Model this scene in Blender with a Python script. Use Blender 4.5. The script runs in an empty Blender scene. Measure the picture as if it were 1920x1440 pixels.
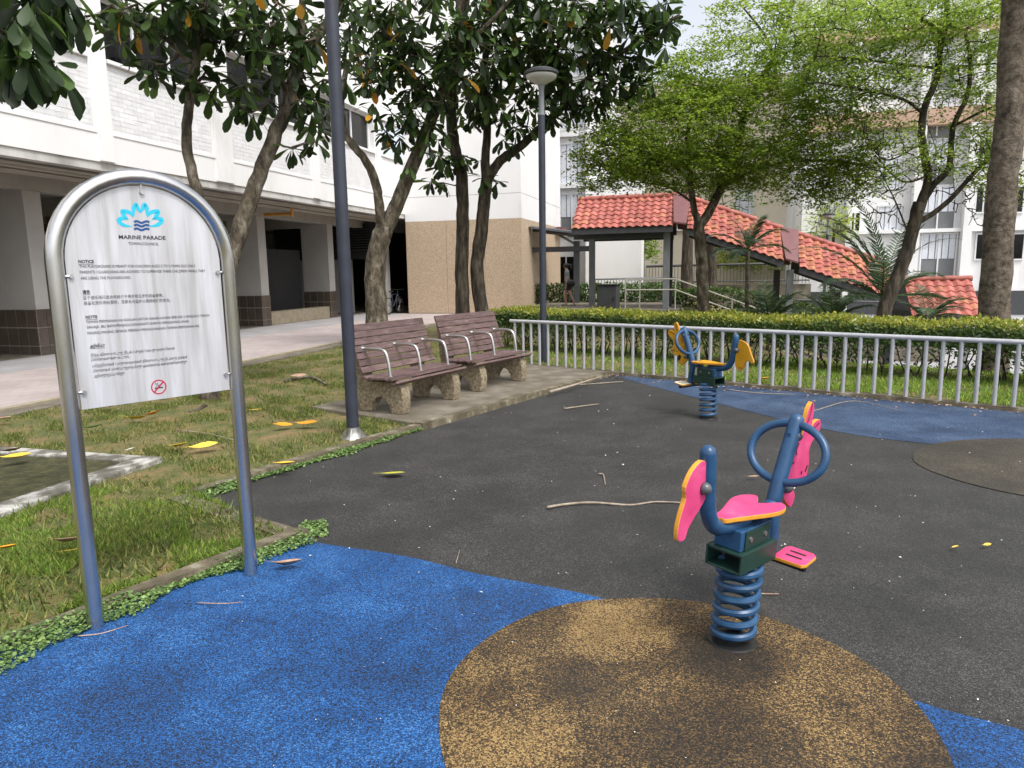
import bpy, math, random
import numpy as np
from mathutils import Vector, Matrix
random.seed(7); RNG = np.random.default_rng(11)
R = math.radians
SC = bpy.context.scene
COL = SC.collection

# ------------------------------------------------------------------ camera
CAM_H = 1.65
FPX, PITCH, ROLL = 1329.36, R(9.0737), R(-0.8723)
FWD = np.array([0, math.cos(PITCH), -math.sin(PITCH)])
_up = np.array([0, math.sin(PITCH), math.cos(PITCH)]); _r = np.array([1.0, 0, 0])
RGT = math.cos(ROLL)*_r + math.sin(ROLL)*_up
UPV = -math.sin(ROLL)*_r + math.cos(ROLL)*_up
CPOS = np.array([0, 0, CAM_H])
cam = bpy.data.cameras.new('camera'); cam.sensor_width = 36; cam.lens = FPX/1920*36
cam.clip_start = 0.05; cam.clip_end = 600
camo = bpy.data.objects.new('camera', cam); COL.objects.link(camo)
camo.matrix_world = Matrix(((RGT[0], UPV[0], -FWD[0], 0), (RGT[1], UPV[1], -FWD[1], 0), (RGT[2], UPV[2], -FWD[2], CAM_H), (0, 0, 0, 1)))
SC.camera = camo

# ------------------------------------------------------------------ light
SUN_EL, SUN_AZ = 58, 140
w = bpy.data.worlds.new('World'); SC.world = w; w.use_nodes = True
nt = w.node_tree; bg = nt.nodes['Background']
sky = nt.nodes.new('ShaderNodeTexSky'); sky.sky_type = 'NISHITA'; sky.sun_disc = False
sky.sun_elevation = R(SUN_EL); sky.sun_rotation = R(SUN_AZ); sky.air_density = 1.0; sky.dust_density = 4.0; sky.ozone_density = 1.0
hs = nt.nodes.new('ShaderNodeHueSaturation'); hs.inputs['Saturation'].default_value = 0.3; hs.inputs['Value'].default_value = 1.4
nt.links.new(sky.outputs[0], hs.inputs['Color']); nt.links.new(hs.outputs[0], bg.inputs[0]); bg.inputs[1].default_value = 0.15
sl = bpy.data.lights.new('sun', 'SUN'); sl.energy = 1.5; sl.angle = R(11); sl.color = (1, 0.975, 0.94)
so = bpy.data.objects.new('sun', sl); COL.objects.link(so)
sdir = Vector((math.sin(R(SUN_AZ))*math.cos(R(SUN_EL)), math.cos(R(SUN_AZ))*math.cos(R(SUN_EL)), math.sin(R(SUN_EL))))
so.rotation_euler = sdir.to_track_quat('Z', 'Y').to_euler(); so.location = (5, -5, 20)
SC.view_settings.view_transform = 'Standard'; SC.view_settings.look = 'None'
SC.view_settings.gamma = 1; SC.view_settings.use_curve_mapping = False
SC.view_settings.exposure = 0.42
SC.cycles.max_bounces = 7; SC.cycles.diffuse_bounces = 4; SC.cycles.glossy_bounces = 3; SC.cycles.transmission_bounces = 4; SC.cycles.transparent_max_bounces = 6; SC.cycles.caustics_reflective = False; SC.cycles.caustics_refractive = False

# ------------------------------------------------------------------ survey helpers (measured bearings -> metres)
def ray(u, v): return (u-960)/FPX*RGT + (720-v)/FPX*UPV + FWD
def G(u, v, z=0.0):
    r = ray(u, v); return CPOS + r*((z-CAM_H)/r[2])
def AT(u, v, y):
    r = ray(u, v); return CPOS + r*(y/r[1])
TB = R(15.7416); BD = np.array([math.sin(TB), math.cos(TB), 0]); BN = np.array([math.cos(TB), -math.sin(TB), 0])
ZV = np.array([0, 0, 1.0])
def PL(u, v, p0, n):
    r = ray(u, v); return CPOS + r*(np.dot(np.asarray(p0)-CPOS, n)/np.dot(r, n))
def B(s, o, z=0.0): return BD*s + BN*o + ZV*z            # block frame: along the block, out from it, up
def ONS(u, v, s):                                         # bearing -> (out, up) on a wall across the block at s
    q = PL(u, v, BD*s, BD); return float(q@BN), float(q[2])
FP = np.array([0.374, 12.17, 0]); TF = R(-50.7476); FD = -np.array([math.sin(TF), math.cos(TF), 0]); FN = np.array([-FD[1], FD[0], 0])
if FN[1] < 0: FN = -FN
def F(s, o, z=0.0): return FP + FD*s + FN*o + ZV*z        # fence frame

# ------------------------------------------------------------------ mesh helpers
class MB:
    def __init__(s): s.v = []; s.f = []; s.m = []
    def add(s, vs, fs, m=0):
        b = len(s.v); s.v += [tuple(float(c) for c in p) for p in vs]
        s.f += [tuple(b+i for i in f) for f in fs]; s.m += [m]*len(fs); return s
    def box(s, o, x, y, z, m=0):      # corner + three edge vectors
        o, x, y, z = (np.asarray(a, float) for a in (o, x, y, z))
        vs = [o, o+x, o+x+y, o+y, o+z, o+x+z, o+x+y+z, o+y+z]
        fs = [(0, 3, 2, 1), (4, 5, 6, 7), (0, 1, 5, 4), (1, 2, 6, 5), (2, 3, 7, 6), (3, 0, 4, 7)]
        if np.dot(np.cross(x, y), z) < 0: fs = [f[::-1] for f in fs]
        return s.add(vs, fs, m)
    def bbox(s, x0, x1, y0, y1, z0, z1, m=0): return s.box((x0, y0, z0), (x1-x0, 0, 0), (0, y1-y0, 0), (0, 0, z1-z0), m)
    def tube(s, pts, rad, seg=8, caps=True, m=0, round_end=False):
        P = [np.asarray(p, float) for p in pts]; n = len(P)
        rr = [rad]*n if np.isscalar(rad) else list(rad)
        if round_end:
            t = P[-1]-P[-2]; t = t/np.linalg.norm(t); r0 = rr[-1]
            for a in (30, 60, 82): P.append(P[n-1]+t*r0*math.sin(R(a))); rr.append(r0*math.cos(R(a)))
            n = len(P)
        T = [(P[min(i+1, n-1)]-P[max(i-1, 0)]) for i in range(n)]; T = [t/(np.linalg.norm(t)+1e-9) for t in T]
        a = np.array([0, 0, 1.0]) if abs(T[0][2]) < .9 else np.array([1.0, 0, 0])
        u = np.cross(T[0], a); u /= np.linalg.norm(u)
        vs = []
        for i in range(n):
            u = u - T[i]*np.dot(u, T[i]); u /= np.linalg.norm(u); w_ = np.cross(T[i], u)
            for k in range(seg):
                an = 2*math.pi*k/seg; vs.append(P[i]+rr[i]*(math.cos(an)*u+math.sin(an)*w_))
        fs = [(i*seg+k, i*seg+(k+1) % seg, (i+1)*seg+(k+1) % seg, (i+1)*seg+k) for i in range(n-1) for k in range(seg)]
        if caps: fs += [tuple(range(seg))[::-1], tuple((n-1)*seg+k for k in range(seg))]
        return s.add(vs, fs, m)
    def ring(s, c, ax, ay, r, seg=32, ts=8):
        c, ax, ay = (np.asarray(a, float) for a in (c, ax, ay)); nz = np.cross(ax, ay); R0 = np.linalg.norm(ax)
        vs = []
        for i in range(seg):
            a = 2*math.pi*i/seg; d = math.cos(a)*ax+math.sin(a)*ay; p = c+d; dn = d/np.linalg.norm(d); nn = nz/np.linalg.norm(nz)
            for k in range(ts):
                b = 2*math.pi*k/ts; vs.append(p+r*(math.cos(b)*dn+math.sin(b)*nn))
        fs = [(i*ts+k, ((i+1) % seg)*ts+k, ((i+1) % seg)*ts+(k+1) % ts, i*ts+(k+1) % ts) for i in range(seg) for k in range(ts)]
        return s.add(vs, fs)
    def lathe(s, prof, c=(0, 0, 0), seg=20, m=0):
        vs = []; n = len(prof)
        for r, z in prof:
            for k in range(seg):
                a = 2*math.pi*k/seg; vs.append((c[0]+r*math.cos(a), c[1]+r*math.sin(a), c[2]+z))
        fs = [(i*seg+k, i*seg+(k+1) % seg, (i+1)*seg+(k+1) % seg, (i+1)*seg+k) for i in range(n-1) for k in range(seg)]
        fs += [tuple(range(seg))[::-1], tuple((n-1)*seg+k for k in range(seg))]
        return s.add(vs, fs, m)
    def prism(s, poly, ex, m_face=0, m_side=0):   # poly: 3-D points of a planar outline, ex: extrusion vector
        P = [np.asarray(p, float) for p in poly]; ex = np.asarray(ex, float); n = len(P)
        nr = sum((np.cross(P[i]-P[0], P[(i+1) % n]-P[0]) for i in range(n)), np.zeros(3))
        if np.dot(nr, ex) < 0: P = P[::-1]
        vs = P+[p+ex for p in P]
        s.add(vs, [tuple(range(n))[::-1], tuple(range(n, 2*n))], m_face)
        b = len(s.v)-2*n
        for i in range(n):
            j = (i+1) % n; s.f.append((b+i, b+j, b+n+j, b+n+i)); s.m.append(m_side)
        return s
    def mesh(s, name):
        me = bpy.data.meshes.new(name); me.from_pydata(s.v, [], s.f); me.update()
        if any(s.m): me.polygons.foreach_set('material_index', s.m)
        return me
def tag(o, label=None, cat=None, group=None, kind=None):
    if label: o['label'] = label
    if cat: o['category'] = cat
    if group: o['group'] = group
    if kind: o['kind'] = kind
    return o
def obj(name, mb, mats, parent=None, smooth=False, bevel=0):
    me = mb.mesh(name) if isinstance(mb, MB) else mb
    if not isinstance(mats, (list, tuple)): mats = [mats]
    if len(me.materials) == 0:
        for m in mats: me.materials.append(m)
    if smooth:
        me.polygons.foreach_set('use_smooth', [True]*len(me.polygons))
        if smooth == 'auto': me.set_sharp_from_angle(angle=R(40))
    o = bpy.data.objects.new(name, me); COL.objects.link(o)
    if parent: o.parent = parent
    if bevel:
        bv = o.modifiers.new('bevel', 'BEVEL'); bv.width = bevel; bv.segments = 2; bv.limit_method = 'ANGLE'; bv.angle_limit = R(50)
    return o
def empty(name, loc=(0, 0, 0), rz=0, **k):
    o = bpy.data.objects.new(name, None); COL.objects.link(o); o.location = tuple(float(c) for c in loc); o.rotation_euler = (0, 0, rz); o.empty_display_size = .1
    return tag(o, **k)
def copy_tree(o, parent=None):
    c = o.copy(); COL.objects.link(c); c.parent = parent
    for ch in o.children: copy_tree(ch, c)
    return c
def npmesh(name, V, Fc, mi=None):
    V = np.asarray(V, np.float32).reshape(-1, 3); Fc = np.asarray(Fc, np.int32); k = Fc.shape[1]
    me = bpy.data.meshes.new(name); me.vertices.add(len(V)); me.vertices.foreach_set('co', V.ravel())
    me.loops.add(Fc.size); me.loops.foreach_set('vertex_index', Fc.ravel())
    me.polygons.add(len(Fc)); me.polygons.foreach_set('loop_start', np.arange(len(Fc), dtype=np.int32)*k)
    if mi is not None: me.polygons.foreach_set('material_index', np.asarray(mi, np.int32))
    me.update(calc_edges=True); return me
def crom(P, n=6):      # Catmull-Rom through points (any dimension)
    P = np.asarray(P, float); Q = np.vstack([2*P[0]-P[1], P, 2*P[-1]-P[-2]]); out = []
    for i in range(1, len(Q)-2):
        for t in np.linspace(0, 1, n, endpoint=False):
            a, b, c, d = Q[i-1], Q[i], Q[i+1], Q[i+2]
            out.append(.5*((2*b)+(-a+c)*t+(2*a-5*b+4*c-d)*t*t+(-a+3*b-3*c+d)*t**3))
    out.append(P[-1]); return np.array(out)
def inst(tv, tf, M):   # template verts/faces repeated by 4x4 matrices
    tv = np.asarray(tv, float); tf = np.asarray(tf, int); M = np.asarray(M)
    V = np.einsum('mij,vj->mvi', M[:, :3, :3], tv)+M[:, None, :3, 3]
    Fc = tf[None]+(np.arange(len(M))*len(tv))[:, None, None]
    return V.reshape(-1, 3), Fc.reshape(-1, tf.shape[1])
def inpoly(x, y, poly):
    x = np.asarray(x); y = np.asarray(y); c = np.zeros(x.shape, bool); n = len(poly)
    for i in range(n):
        x0, y0 = poly[i][:2]; x1, y1 = poly[(i+1) % n][:2]
        if y0 == y1: continue
        k = ((y0 > y) != (y1 > y)) & (x < (x1-x0)*(y-y0)/(y1-y0)+x0); c ^= k
    return c
def sheet(poly, z):
    mb = MB(); mb.add([(p[0], p[1], z) for p in poly], [tuple(range(len(poly)))]); return mb
def smooth01(a, b, x): t = np.clip((x-a)/(b-a), 0, 1); return t*t*(3-2*t)

# ------------------------------------------------------------------ materials
def new_mat(name):
    m = bpy.data.materials.new(name); m.use_nodes = True; return m, m.node_tree, m.node_tree.nodes['Principled BSDF']
def nd(nt, typ, **k):
    n = nt.nodes.new(typ)
    for a, b in k.items(): setattr(n, a, b)
    return n
def ramp(nt, stops, interp='LINEAR'):
    r = nd(nt, 'ShaderNodeValToRGB'); cr = r.color_ramp; cr.interpolation = interp
    while len(cr.elements) < len(stops): cr.elements.new(.5)
    for e, (p, c) in zip(cr.elements, stops): e.position = p; e.color = (*c, 1) if len(c) == 3 else c
    return r
def pm(name, stops, scale=4, detail=6, rough=.7, metal=0, bump=0, bscale=None, stretch=None, world=False, rvar=0, island=0, spec=None, distort=0, rough2=None, nrough=.62):
    """noise-coloured surface: stops = [(pos,color)...]; stretch = xyz scale; rvar = per-object brightness variation"""
    m, nt, b = new_mat(name); L = nt.links
    if world: src = nd(nt, 'ShaderNodeNewGeometry').outputs['Position']
    else: src = nd(nt, 'ShaderNodeTexCoord').outputs['Object']
    mp = nd(nt, 'ShaderNodeMapping'); L.new(src, mp.inputs[0])
    if stretch: mp.inputs['Scale'].default_value = stretch
    if not world:
        oi = nd(nt, 'ShaderNodeObjectInfo'); mu = nd(nt, 'ShaderNodeMath', operation='MULTIPLY'); mu.inputs[1].default_value = 37.0
        L.new(oi.outputs['Random'], mu.inputs[0]); L.new(mu.outputs[0], mp.inputs['Location'])
    nz = nd(nt, 'ShaderNodeTexNoise'); nz.inputs['Scale'].default_value = scale; nz.inputs['Detail'].default_value = detail; nz.inputs['Roughness'].default_value = nrough; nz.inputs['Distortion'].default_value = distort
    L.new(mp.outputs[0], nz.inputs['Vector'])
    rp = ramp(nt, stops); L.new(nz.outputs['Fac'], rp.inputs[0]); out = rp.outputs[0]
    for kind, amt in (('o', rvar), ('i', island)):
        if amt:
            rnd = nd(nt, 'ShaderNodeObjectInfo').outputs['Random'] if kind == 'o' else nd(nt, 'ShaderNodeNewGeometry').outputs['Random Per Island']
            mr = nd(nt, 'ShaderNodeMapRange'); mr.inputs['To Min'].default_value = 1-amt; mr.inputs['To Max'].default_value = 1+amt
            L.new(rnd, mr.inputs[0]); hv = nd(nt, 'ShaderNodeHueSaturation'); L.new(mr.outputs[0], hv.inputs['Value']); L.new(out, hv.inputs['Color'])
            if kind == 'i':
                mh = nd(nt, 'ShaderNodeMapRange'); mh.inputs['To Min'].default_value = .5-amt*.07; mh.inputs['To Max'].default_value = .5+amt*.04
                L.new(rnd, mh.inputs[0]); L.new(mh.outputs[0], hv.inputs['Hue'])
            out = hv.outputs[0]
    L.new(out, b.inputs['Base Color']); b.inputs['Roughness'].default_value = rough; b.inputs['Metallic'].default_value = metal
    if rough2 is not None:
        mr = nd(nt, 'ShaderNodeMapRange'); mr.inputs['From Min'].default_value = .3; mr.inputs['From Max'].default_value = .7
        mr.inputs['To Min'].default_value = rough; mr.inputs['To Max'].default_value = rough2; L.new(nz.outputs['Fac'], mr.inputs[0]); L.new(mr.outputs[0], b.inputs['Roughness'])
    if spec is not None: b.inputs['Specular IOR Level'].default_value = spec
    if bump:
        n2 = nd(nt, 'ShaderNodeTexNoise'); n2.inputs['Scale'].default_value = bscale or scale*4; n2.inputs['Detail'].default_value = 5; L.new(mp.outputs[0], n2.inputs['Vector'])
        bp = nd(nt, 'ShaderNodeBump'); bp.inputs['Strength'].default_value = bump; bp.inputs['Distance'].default_value = .02 if bump < .95 else .035
        L.new(n2.outputs['Fac'], bp.inputs['Height']); L.new(bp.outputs[0], b.inputs['Normal'])
    return m
def flat2(c, d=.12): return [(.3, tuple(x*(1-d) for x in c)), (.7, tuple(min(1, x*(1+d)) for x in c))]
def leafmat(name, c, trans=.35, island=.35, rough=.45, c2=None):
    """leaf surface: every leaf (mesh island or object) gets its own tone between c and c2, light passes through"""
    m, nt, b = new_mat(name); L = nt.links; out = nt.nodes['Material Output']; c2 = c2 or tuple(x*1.3 for x in c)
    rnd = nd(nt, 'ShaderNodeNewGeometry').outputs['Random Per Island']; oi = nd(nt, 'ShaderNodeObjectInfo'); ad = nd(nt, 'ShaderNodeMath', operation='ADD'); fr = nd(nt, 'ShaderNodeMath', operation='FRACT')
    L.new(rnd, ad.inputs[0]); L.new(oi.outputs['Random'], ad.inputs[1]); L.new(ad.outputs[0], fr.inputs[0])
    d = 1-island; rp = ramp(nt, [(0, tuple(x*d for x in c)), (.5, c), (.85, c2), (1, tuple(min(1, x*(1+island*.6)) for x in c2))]); L.new(fr.outputs[0], rp.inputs[0]); L.new(rp.outputs[0], b.inputs['Base Color']); b.inputs['Roughness'].default_value = rough
    tr = nd(nt, 'ShaderNodeBsdfTranslucent'); mx = nd(nt, 'ShaderNodeMixShader'); mx.inputs[0].default_value = trans
    hv = nd(nt, 'ShaderNodeHueSaturation'); hv.inputs['Value'].default_value = 1.6; hv.inputs['Hue'].default_value = .485; L.new(rp.outputs[0], hv.inputs['Color']); L.new(hv.outputs[0], tr.inputs[0])
    L.new(b.outputs[0], mx.inputs[1]); L.new(tr.outputs[0], mx.inputs[2]); L.new(mx.outputs[0], out.inputs[0])
    return m
def rubber(name, stops, patch, scale=215, spots=(), dirt=.3):
    """poured granules: every grain takes its own colour, worn and dirty patches on top"""
    m, nt, b = new_mat(name); L = nt.links
    pos = nd(nt, 'ShaderNodeNewGeometry').outputs['Position']
    vo = nd(nt, 'ShaderNodeTexVoronoi'); vo.inputs['Scale'].default_value = scale; L.new(pos, vo.inputs['Vector'])
    sp = nd(nt, 'ShaderNodeSeparateColor'); L.new(vo.outputs['Color'], sp.inputs[0])
    n1 = nd(nt, 'ShaderNodeTexNoise'); n1.inputs['Scale'].default_value = 1.7; n1.inputs['Detail'].default_value = 5; n1.inputs['Roughness'].default_value = .65; L.new(pos, n1.inputs['Vector'])
    # patches shift which grains show
    sh = nd(nt, 'ShaderNodeMapRange'); sh.inputs['From Min'].default_value = .32; sh.inputs['From Max'].default_value = .68; sh.inputs['To Min'].default_value = -patch; sh.inputs['To Max'].default_value = patch
    L.new(n1.outputs['Fac'], sh.inputs[0]); ad = nd(nt, 'ShaderNodeMath', operation='ADD'); L.new(sp.outputs[0], ad.inputs[0]); L.new(sh.outputs[0], ad.inputs[1])
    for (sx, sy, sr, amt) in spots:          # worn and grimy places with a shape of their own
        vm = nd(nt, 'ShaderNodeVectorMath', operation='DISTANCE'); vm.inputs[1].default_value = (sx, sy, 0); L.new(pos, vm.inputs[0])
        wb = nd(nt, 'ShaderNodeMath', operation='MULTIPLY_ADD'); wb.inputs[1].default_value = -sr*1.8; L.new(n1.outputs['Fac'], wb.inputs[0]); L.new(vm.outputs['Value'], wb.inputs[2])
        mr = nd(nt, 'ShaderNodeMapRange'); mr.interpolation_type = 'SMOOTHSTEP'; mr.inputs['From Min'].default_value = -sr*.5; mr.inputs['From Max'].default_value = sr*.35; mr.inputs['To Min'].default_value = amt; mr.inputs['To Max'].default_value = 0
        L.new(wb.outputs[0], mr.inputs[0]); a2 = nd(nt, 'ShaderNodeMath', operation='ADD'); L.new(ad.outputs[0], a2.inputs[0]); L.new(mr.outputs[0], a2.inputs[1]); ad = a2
    rp = ramp(nt, stops); L.new(ad.outputs[0], rp.inputs[0])
    n2 = nd(nt, 'ShaderNodeTexNoise'); n2.inputs['Scale'].default_value = .55; n2.inputs['Detail'].default_value = 7; L.new(pos, n2.inputs['Vector'])
    dm = nd(nt, 'ShaderNodeMapRange'); dm.inputs['From Min'].default_value = .5; dm.inputs['From Max'].default_value = .75; dm.inputs['To Max'].default_value = dirt; L.new(n2.outputs['Fac'], dm.inputs[0])
    mx = nd(nt, 'ShaderNodeMixRGB'); mx.inputs[2].default_value = (.06, .056, .048, 1); L.new(dm.outputs[0], mx.inputs[0]); L.new(rp.outputs[0], mx.inputs[1])
    L.new(mx.outputs[0], b.inputs['Base Color']); b.inputs['Roughness'].default_value = .72; b.inputs['Specular IOR Level'].default_value = .4
    bp = nd(nt, 'ShaderNodeBump'); bp.inputs['Strength'].default_value = .55; bp.inputs['Distance'].default_value = .004; bp.invert = True
    L.new(vo.outputs['Distance'], bp.inputs['Height']); L.new(bp.outputs[0], b.inputs['Normal'])
    m['mix'] = mx.name; return m
M = {}
M['black'] = rubber('black_rubber', [(0, (.011, .011, .011)), (.5, (.027, .027, .026)), (.85, (.046, .045, .042)), (1, (.10, .095, .088))], .16)
M['blue'] = rubber('blue_rubber', [(0, (.006, .012, .026)), (.3, (.007, .035, .11)), (.6, (.008, .07, .235)), (.85, (.012, .11, .35)), (1, (.06, .19, .42))], .22, dirt=.22, spots=[(-1.2, 1.9, .5, -.2), (-.5, 2.9, .4, -.14), (-1.5, 2.6, .3, -.14)])
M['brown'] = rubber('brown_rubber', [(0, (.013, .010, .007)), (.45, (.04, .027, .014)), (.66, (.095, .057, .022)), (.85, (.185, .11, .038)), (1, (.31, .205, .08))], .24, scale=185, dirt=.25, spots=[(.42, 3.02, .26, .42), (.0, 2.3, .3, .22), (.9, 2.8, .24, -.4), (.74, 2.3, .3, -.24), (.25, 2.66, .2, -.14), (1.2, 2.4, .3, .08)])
M['bluefaded'] = rubber('faded_blue_rubber', [(0, (.010, .015, .028)), (.35, (.018, .038, .085)), (.7, (.028, .065, .15)), (1, (.10, .15, .22))], .24)
M['browndark'] = rubber('dirty_brown_rubber', [(0, (.014, .013, .01)), (.5, (.036, .031, .023)), (.85, (.066, .054, .038)), (1, (.13, .11, .075))], .2)
M['conc'] = pm('concrete', [(.25, (.075, .062, .042)), (.5, (.145, .125, .095)), (.75, (.25, .225, .18))], 3, rough=.85, bump=.35, bscale=40, world=True)
M['kerb'] = pm('mossy_kerb_concrete', [(.3, (.06, .05, .03)), (.5, (.115, .095, .06)), (.62, (.2, .175, .12)), (.78, (.42, .4, .34))], 6, rough=.9, bump=.5, bscale=45, world=True)
M['kerbw'] = pm('stained_pale_concrete', [(.32, (.07, .06, .045)), (.48, (.16, .15, .125)), (.56, (.4, .39, .36)), (.75, (.6, .59, .56))], 5, detail=9, rough=.9, bump=.5, bscale=45, world=True)
M['moss'] = pm('mossy_soil', [(.34, (.02, .022, .008)), (.5, (.05, .05, .018)), (.62, (.09, .085, .03)), (.75, (.16, .14, .07))], 9, nrough=.8, rough=.95, bump=.8, bscale=60, world=True)
M['soil'] = pm('worn_lawn_soil', [(.3, (.045, .065, .014)), (.46, (.09, .10, .026)), (.54, (.16, .125, .05)), (.68, (.28, .17, .08))], 2.2, detail=12, rough=.95, bump=.9, bscale=30, world=True, nrough=.82)
M['soil2'] = pm('tan_soil', [(.3, (.07, .06, .035)), (.6, (.12, .1, .055)), (.8, (.2, .16, .1))], 2, detail=8, rough=.95, bump=.6, bscale=25, world=True)  # plain brownish-tan soil colour
M['grass'] = leafmat('grass_blade', (.10, .155, .024), .3, .55, .6, (.26, .26, .07))
M['grassfresh'] = leafmat('fresh_grass_blade', (.15, .27, .03), .35, .45, .6, (.3, .4, .07))
M['weed'] = leafmat('weed_leaf', (.13, .23, .06), .25, .5, .6, (.25, .36, .12))
M['steel'] = pm('stainless_steel', [(.3, (.5, .49, .48)), (.7, (.68, .67, .66))], 3, rough=.16, metal=1, stretch=(1, 1, .3), rough2=.3)
M['steel2'] = pm('dull_steel', flat2((.55, .54, .52)), 20, rough=.38, metal=1)
M['fence'] = pm('lavender_grey_rail_paint', [(.3, (.37, .375, .395)), (.7, (.47, .475, .495))], 8, rough=.42, bump=.05)
M['post'] = pm('dark_blue_grey_paint', [(.3, (.022, .026, .04)), (.7, (.036, .042, .06))], 6, rough=.42)
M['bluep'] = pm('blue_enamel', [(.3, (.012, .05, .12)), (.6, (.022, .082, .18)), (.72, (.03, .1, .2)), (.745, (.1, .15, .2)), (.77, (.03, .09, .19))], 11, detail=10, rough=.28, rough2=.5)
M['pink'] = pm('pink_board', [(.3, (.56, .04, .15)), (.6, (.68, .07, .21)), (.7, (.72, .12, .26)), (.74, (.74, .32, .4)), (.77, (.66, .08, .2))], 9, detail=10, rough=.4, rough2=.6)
M['ycore'] = pm('orange_board_core', flat2((.72, .32, .03)), 9, rough=.5)
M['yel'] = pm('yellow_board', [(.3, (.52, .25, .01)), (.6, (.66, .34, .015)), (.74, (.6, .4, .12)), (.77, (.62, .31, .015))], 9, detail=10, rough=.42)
M['dyel'] = pm('deep_orange_edge', flat2((.5, .21, .01)), 9, rough=.5)
M['cream'] = pm('worn_cream_board', [(.3, (.5, .45, .3)), (.6, (.75, .7, .55))], 20, rough=.6)
M['green'] = pm('dark_green_paint', flat2((.012, .04, .03)), 12, rough=.35)
M['blackp'] = pm('black_plastic', flat2((.012, .012, .013)), 12, rough=.4)
M['cap'] = pm('dark_grey_cap', flat2((.09, .1, .11)), 12, rough=.32)
M['slat'] = pm('weathered_brown_slat', [(.28, (.062, .036, .034)), (.5, (.125, .078, .074)), (.66, (.165, .11, .105)), (.73, (.36, .31, .29)), (.8, (.16, .105, .1))], 5, detail=9, rough=.55, stretch=(1, 5, 5), bump=.25, bscale=30, rvar=.16)
M['aggr'] = pm('aggregate_concrete', [(.3, (.12, .095, .055)), (.5, (.25, .2, .13)), (.7, (.4, .34, .25))], 30, detail=6, rough=.9, bump=.7, bscale=60)
M['wall'] = pm('white_wall_paint', [(.25, (.60, .59, .575)), (.42, (.76, .757, .755)), (.8, (.81, .81, .81))], .7, detail=9, rough=.75, bump=.12, bscale=25, stretch=(1, 1, .35), world=True)
M['brick'] = pm('white_painted_brick', [(.3, (.66, .66, .66)), (.7, (.77, .77, .78))], 3, rough=.65, bump=.25, bscale=60, rvar=.07, world=True)
M['fascia'] = pm('stained_fascia', [(.3, (.30, .29, .27)), (.55, (.52, .51, .49)), (.8, (.66, .65, .63))], 2, detail=9, rough=.8, stretch=(1, 1, .2), world=True)
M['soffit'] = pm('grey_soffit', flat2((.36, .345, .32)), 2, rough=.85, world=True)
M['column'] = pm('grey_column_paint', [(.3, (.36, .345, .325)), (.7, (.43, .415, .395))], 1.2, rough=.7, world=True)
M['ctile'] = pm('brown_glazed_tile', [(.3, (.060, .046, .037)), (.7, (.098, .078, .063))], 4, rough=.3, rvar=.16)
M['grout'] = pm('pale_grout', flat2((.3, .27, .23)), 9, rough=.9)
M['clad'] = pm('pebble_cladding', [(.3, (.30, .215, .14)), (.5, (.45, .345, .24)), (.7, (.56, .46, .35))], 26, detail=4, rough=.85, bump=.35, bscale=50)
M['stone'] = pm('beige_render', [(.3, (.26, .22, .15)), (.7, (.38, .33, .24))], 6, rough=.9, world=True)
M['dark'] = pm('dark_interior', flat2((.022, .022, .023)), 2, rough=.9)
M['deckfloor'] = pm('grey_deck_floor', [(.3, (.28, .27, .27)), (.7, (.40, .395, .40))], 1.3, detail=7, rough=.55, world=True)
M['frame'] = pm('white_window_frame', flat2((.7, .7, .71), .05), 8, rough=.45)
M['dimroom'] = pm('dim_room_behind_glass', flat2((.16, .165, .17)), 2, rough=.5)
M['curtain'] = pm('green_curtain', [(.35, (.01, .10, .065)), (.65, (.03, .2, .13))], 20, rough=.8, stretch=(1, 1, .05))
M['blind'] = pm('pale_blind', flat2((.62, .65, .70), .1), 9, rough=.7)
M['creamwall'] = pm('cream_wall_paint', [(.3, (.66, .58, .46)), (.7, (.76, .69, .57))], 1, rough=.8, world=True)
M['terra'] = pm('terracotta_band', flat2((.5, .33, .25)), 3, rough=.8, world=True)
M['tile'] = pm('terracotta_roof_tile', [(.3, (.16, .055, .045)), (.42, (.32, .085, .066)), (.58, (.42, .13, .10)), (.75, (.52, .23, .18))], 5, detail=9, rough=.65, bump=.25, rvar=.22)
M['tile2'] = pm('mossy_old_roof_tile', [(.3, (.16, .09, .045)), (.55, (.46, .16, .09)), (.75, (.58, .25, .15))], 9, rough=.7, bump=.25, rvar=.2)
M['flash'] = pm('maroon_flashing', flat2((.16, .06, .062)), 4, rough=.5)
M['dsteel'] = pm('charcoal_steel_paint', flat2((.05, .053, .057)), 5, rough=.5)
M['gsteel'] = pm('grey_steel_paint', flat2((.17, .18, .19)), 5, rough=.5)
M['rail'] = pm('beige_handrail_paint', flat2((.38, .36, .31)), 5, rough=.4)
M['bark'] = pm('grey_brown_bark', [(.36, (.03, .023, .015)), (.47, (.085, .068, .046)), (.56, (.15, .125, .09)), (.68, (.27, .245, .2))], 9, detail=12, rough=.95, bump=1.0, bscale=26, stretch=(1, 1, .45))
M['barkd'] = pm('dark_bark', [(.36, (.018, .014, .01)), (.5, (.055, .043, .03)), (.66, (.12, .098, .07))], 12, detail=10, rough=.95, bump=1.0, bscale=22, stretch=(1, 1, .22))
M['barkr'] = pm('ringed_brown_bark', [(.36, (.05, .038, .027)), (.5, (.12, .095, .07)), (.66, (.2, .165, .13))], 12, detail=11, rough=.95, bump=.9, bscale=42, stretch=(1, 1, 1.0))
M['bigleaf'] = leafmat('dark_glossy_leaf', (.026, .055, .014), .42, .6, .5, (.07, .13, .026))
M['oldleaf'] = leafmat('yellow_ageing_leaf', (.52, .27, .02), .35, .3, .5)
M['fine'] = leafmat('fine_green_leaflet', (.14, .24, .028), .56, .55, .5, (.24, .33, .04))
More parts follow.
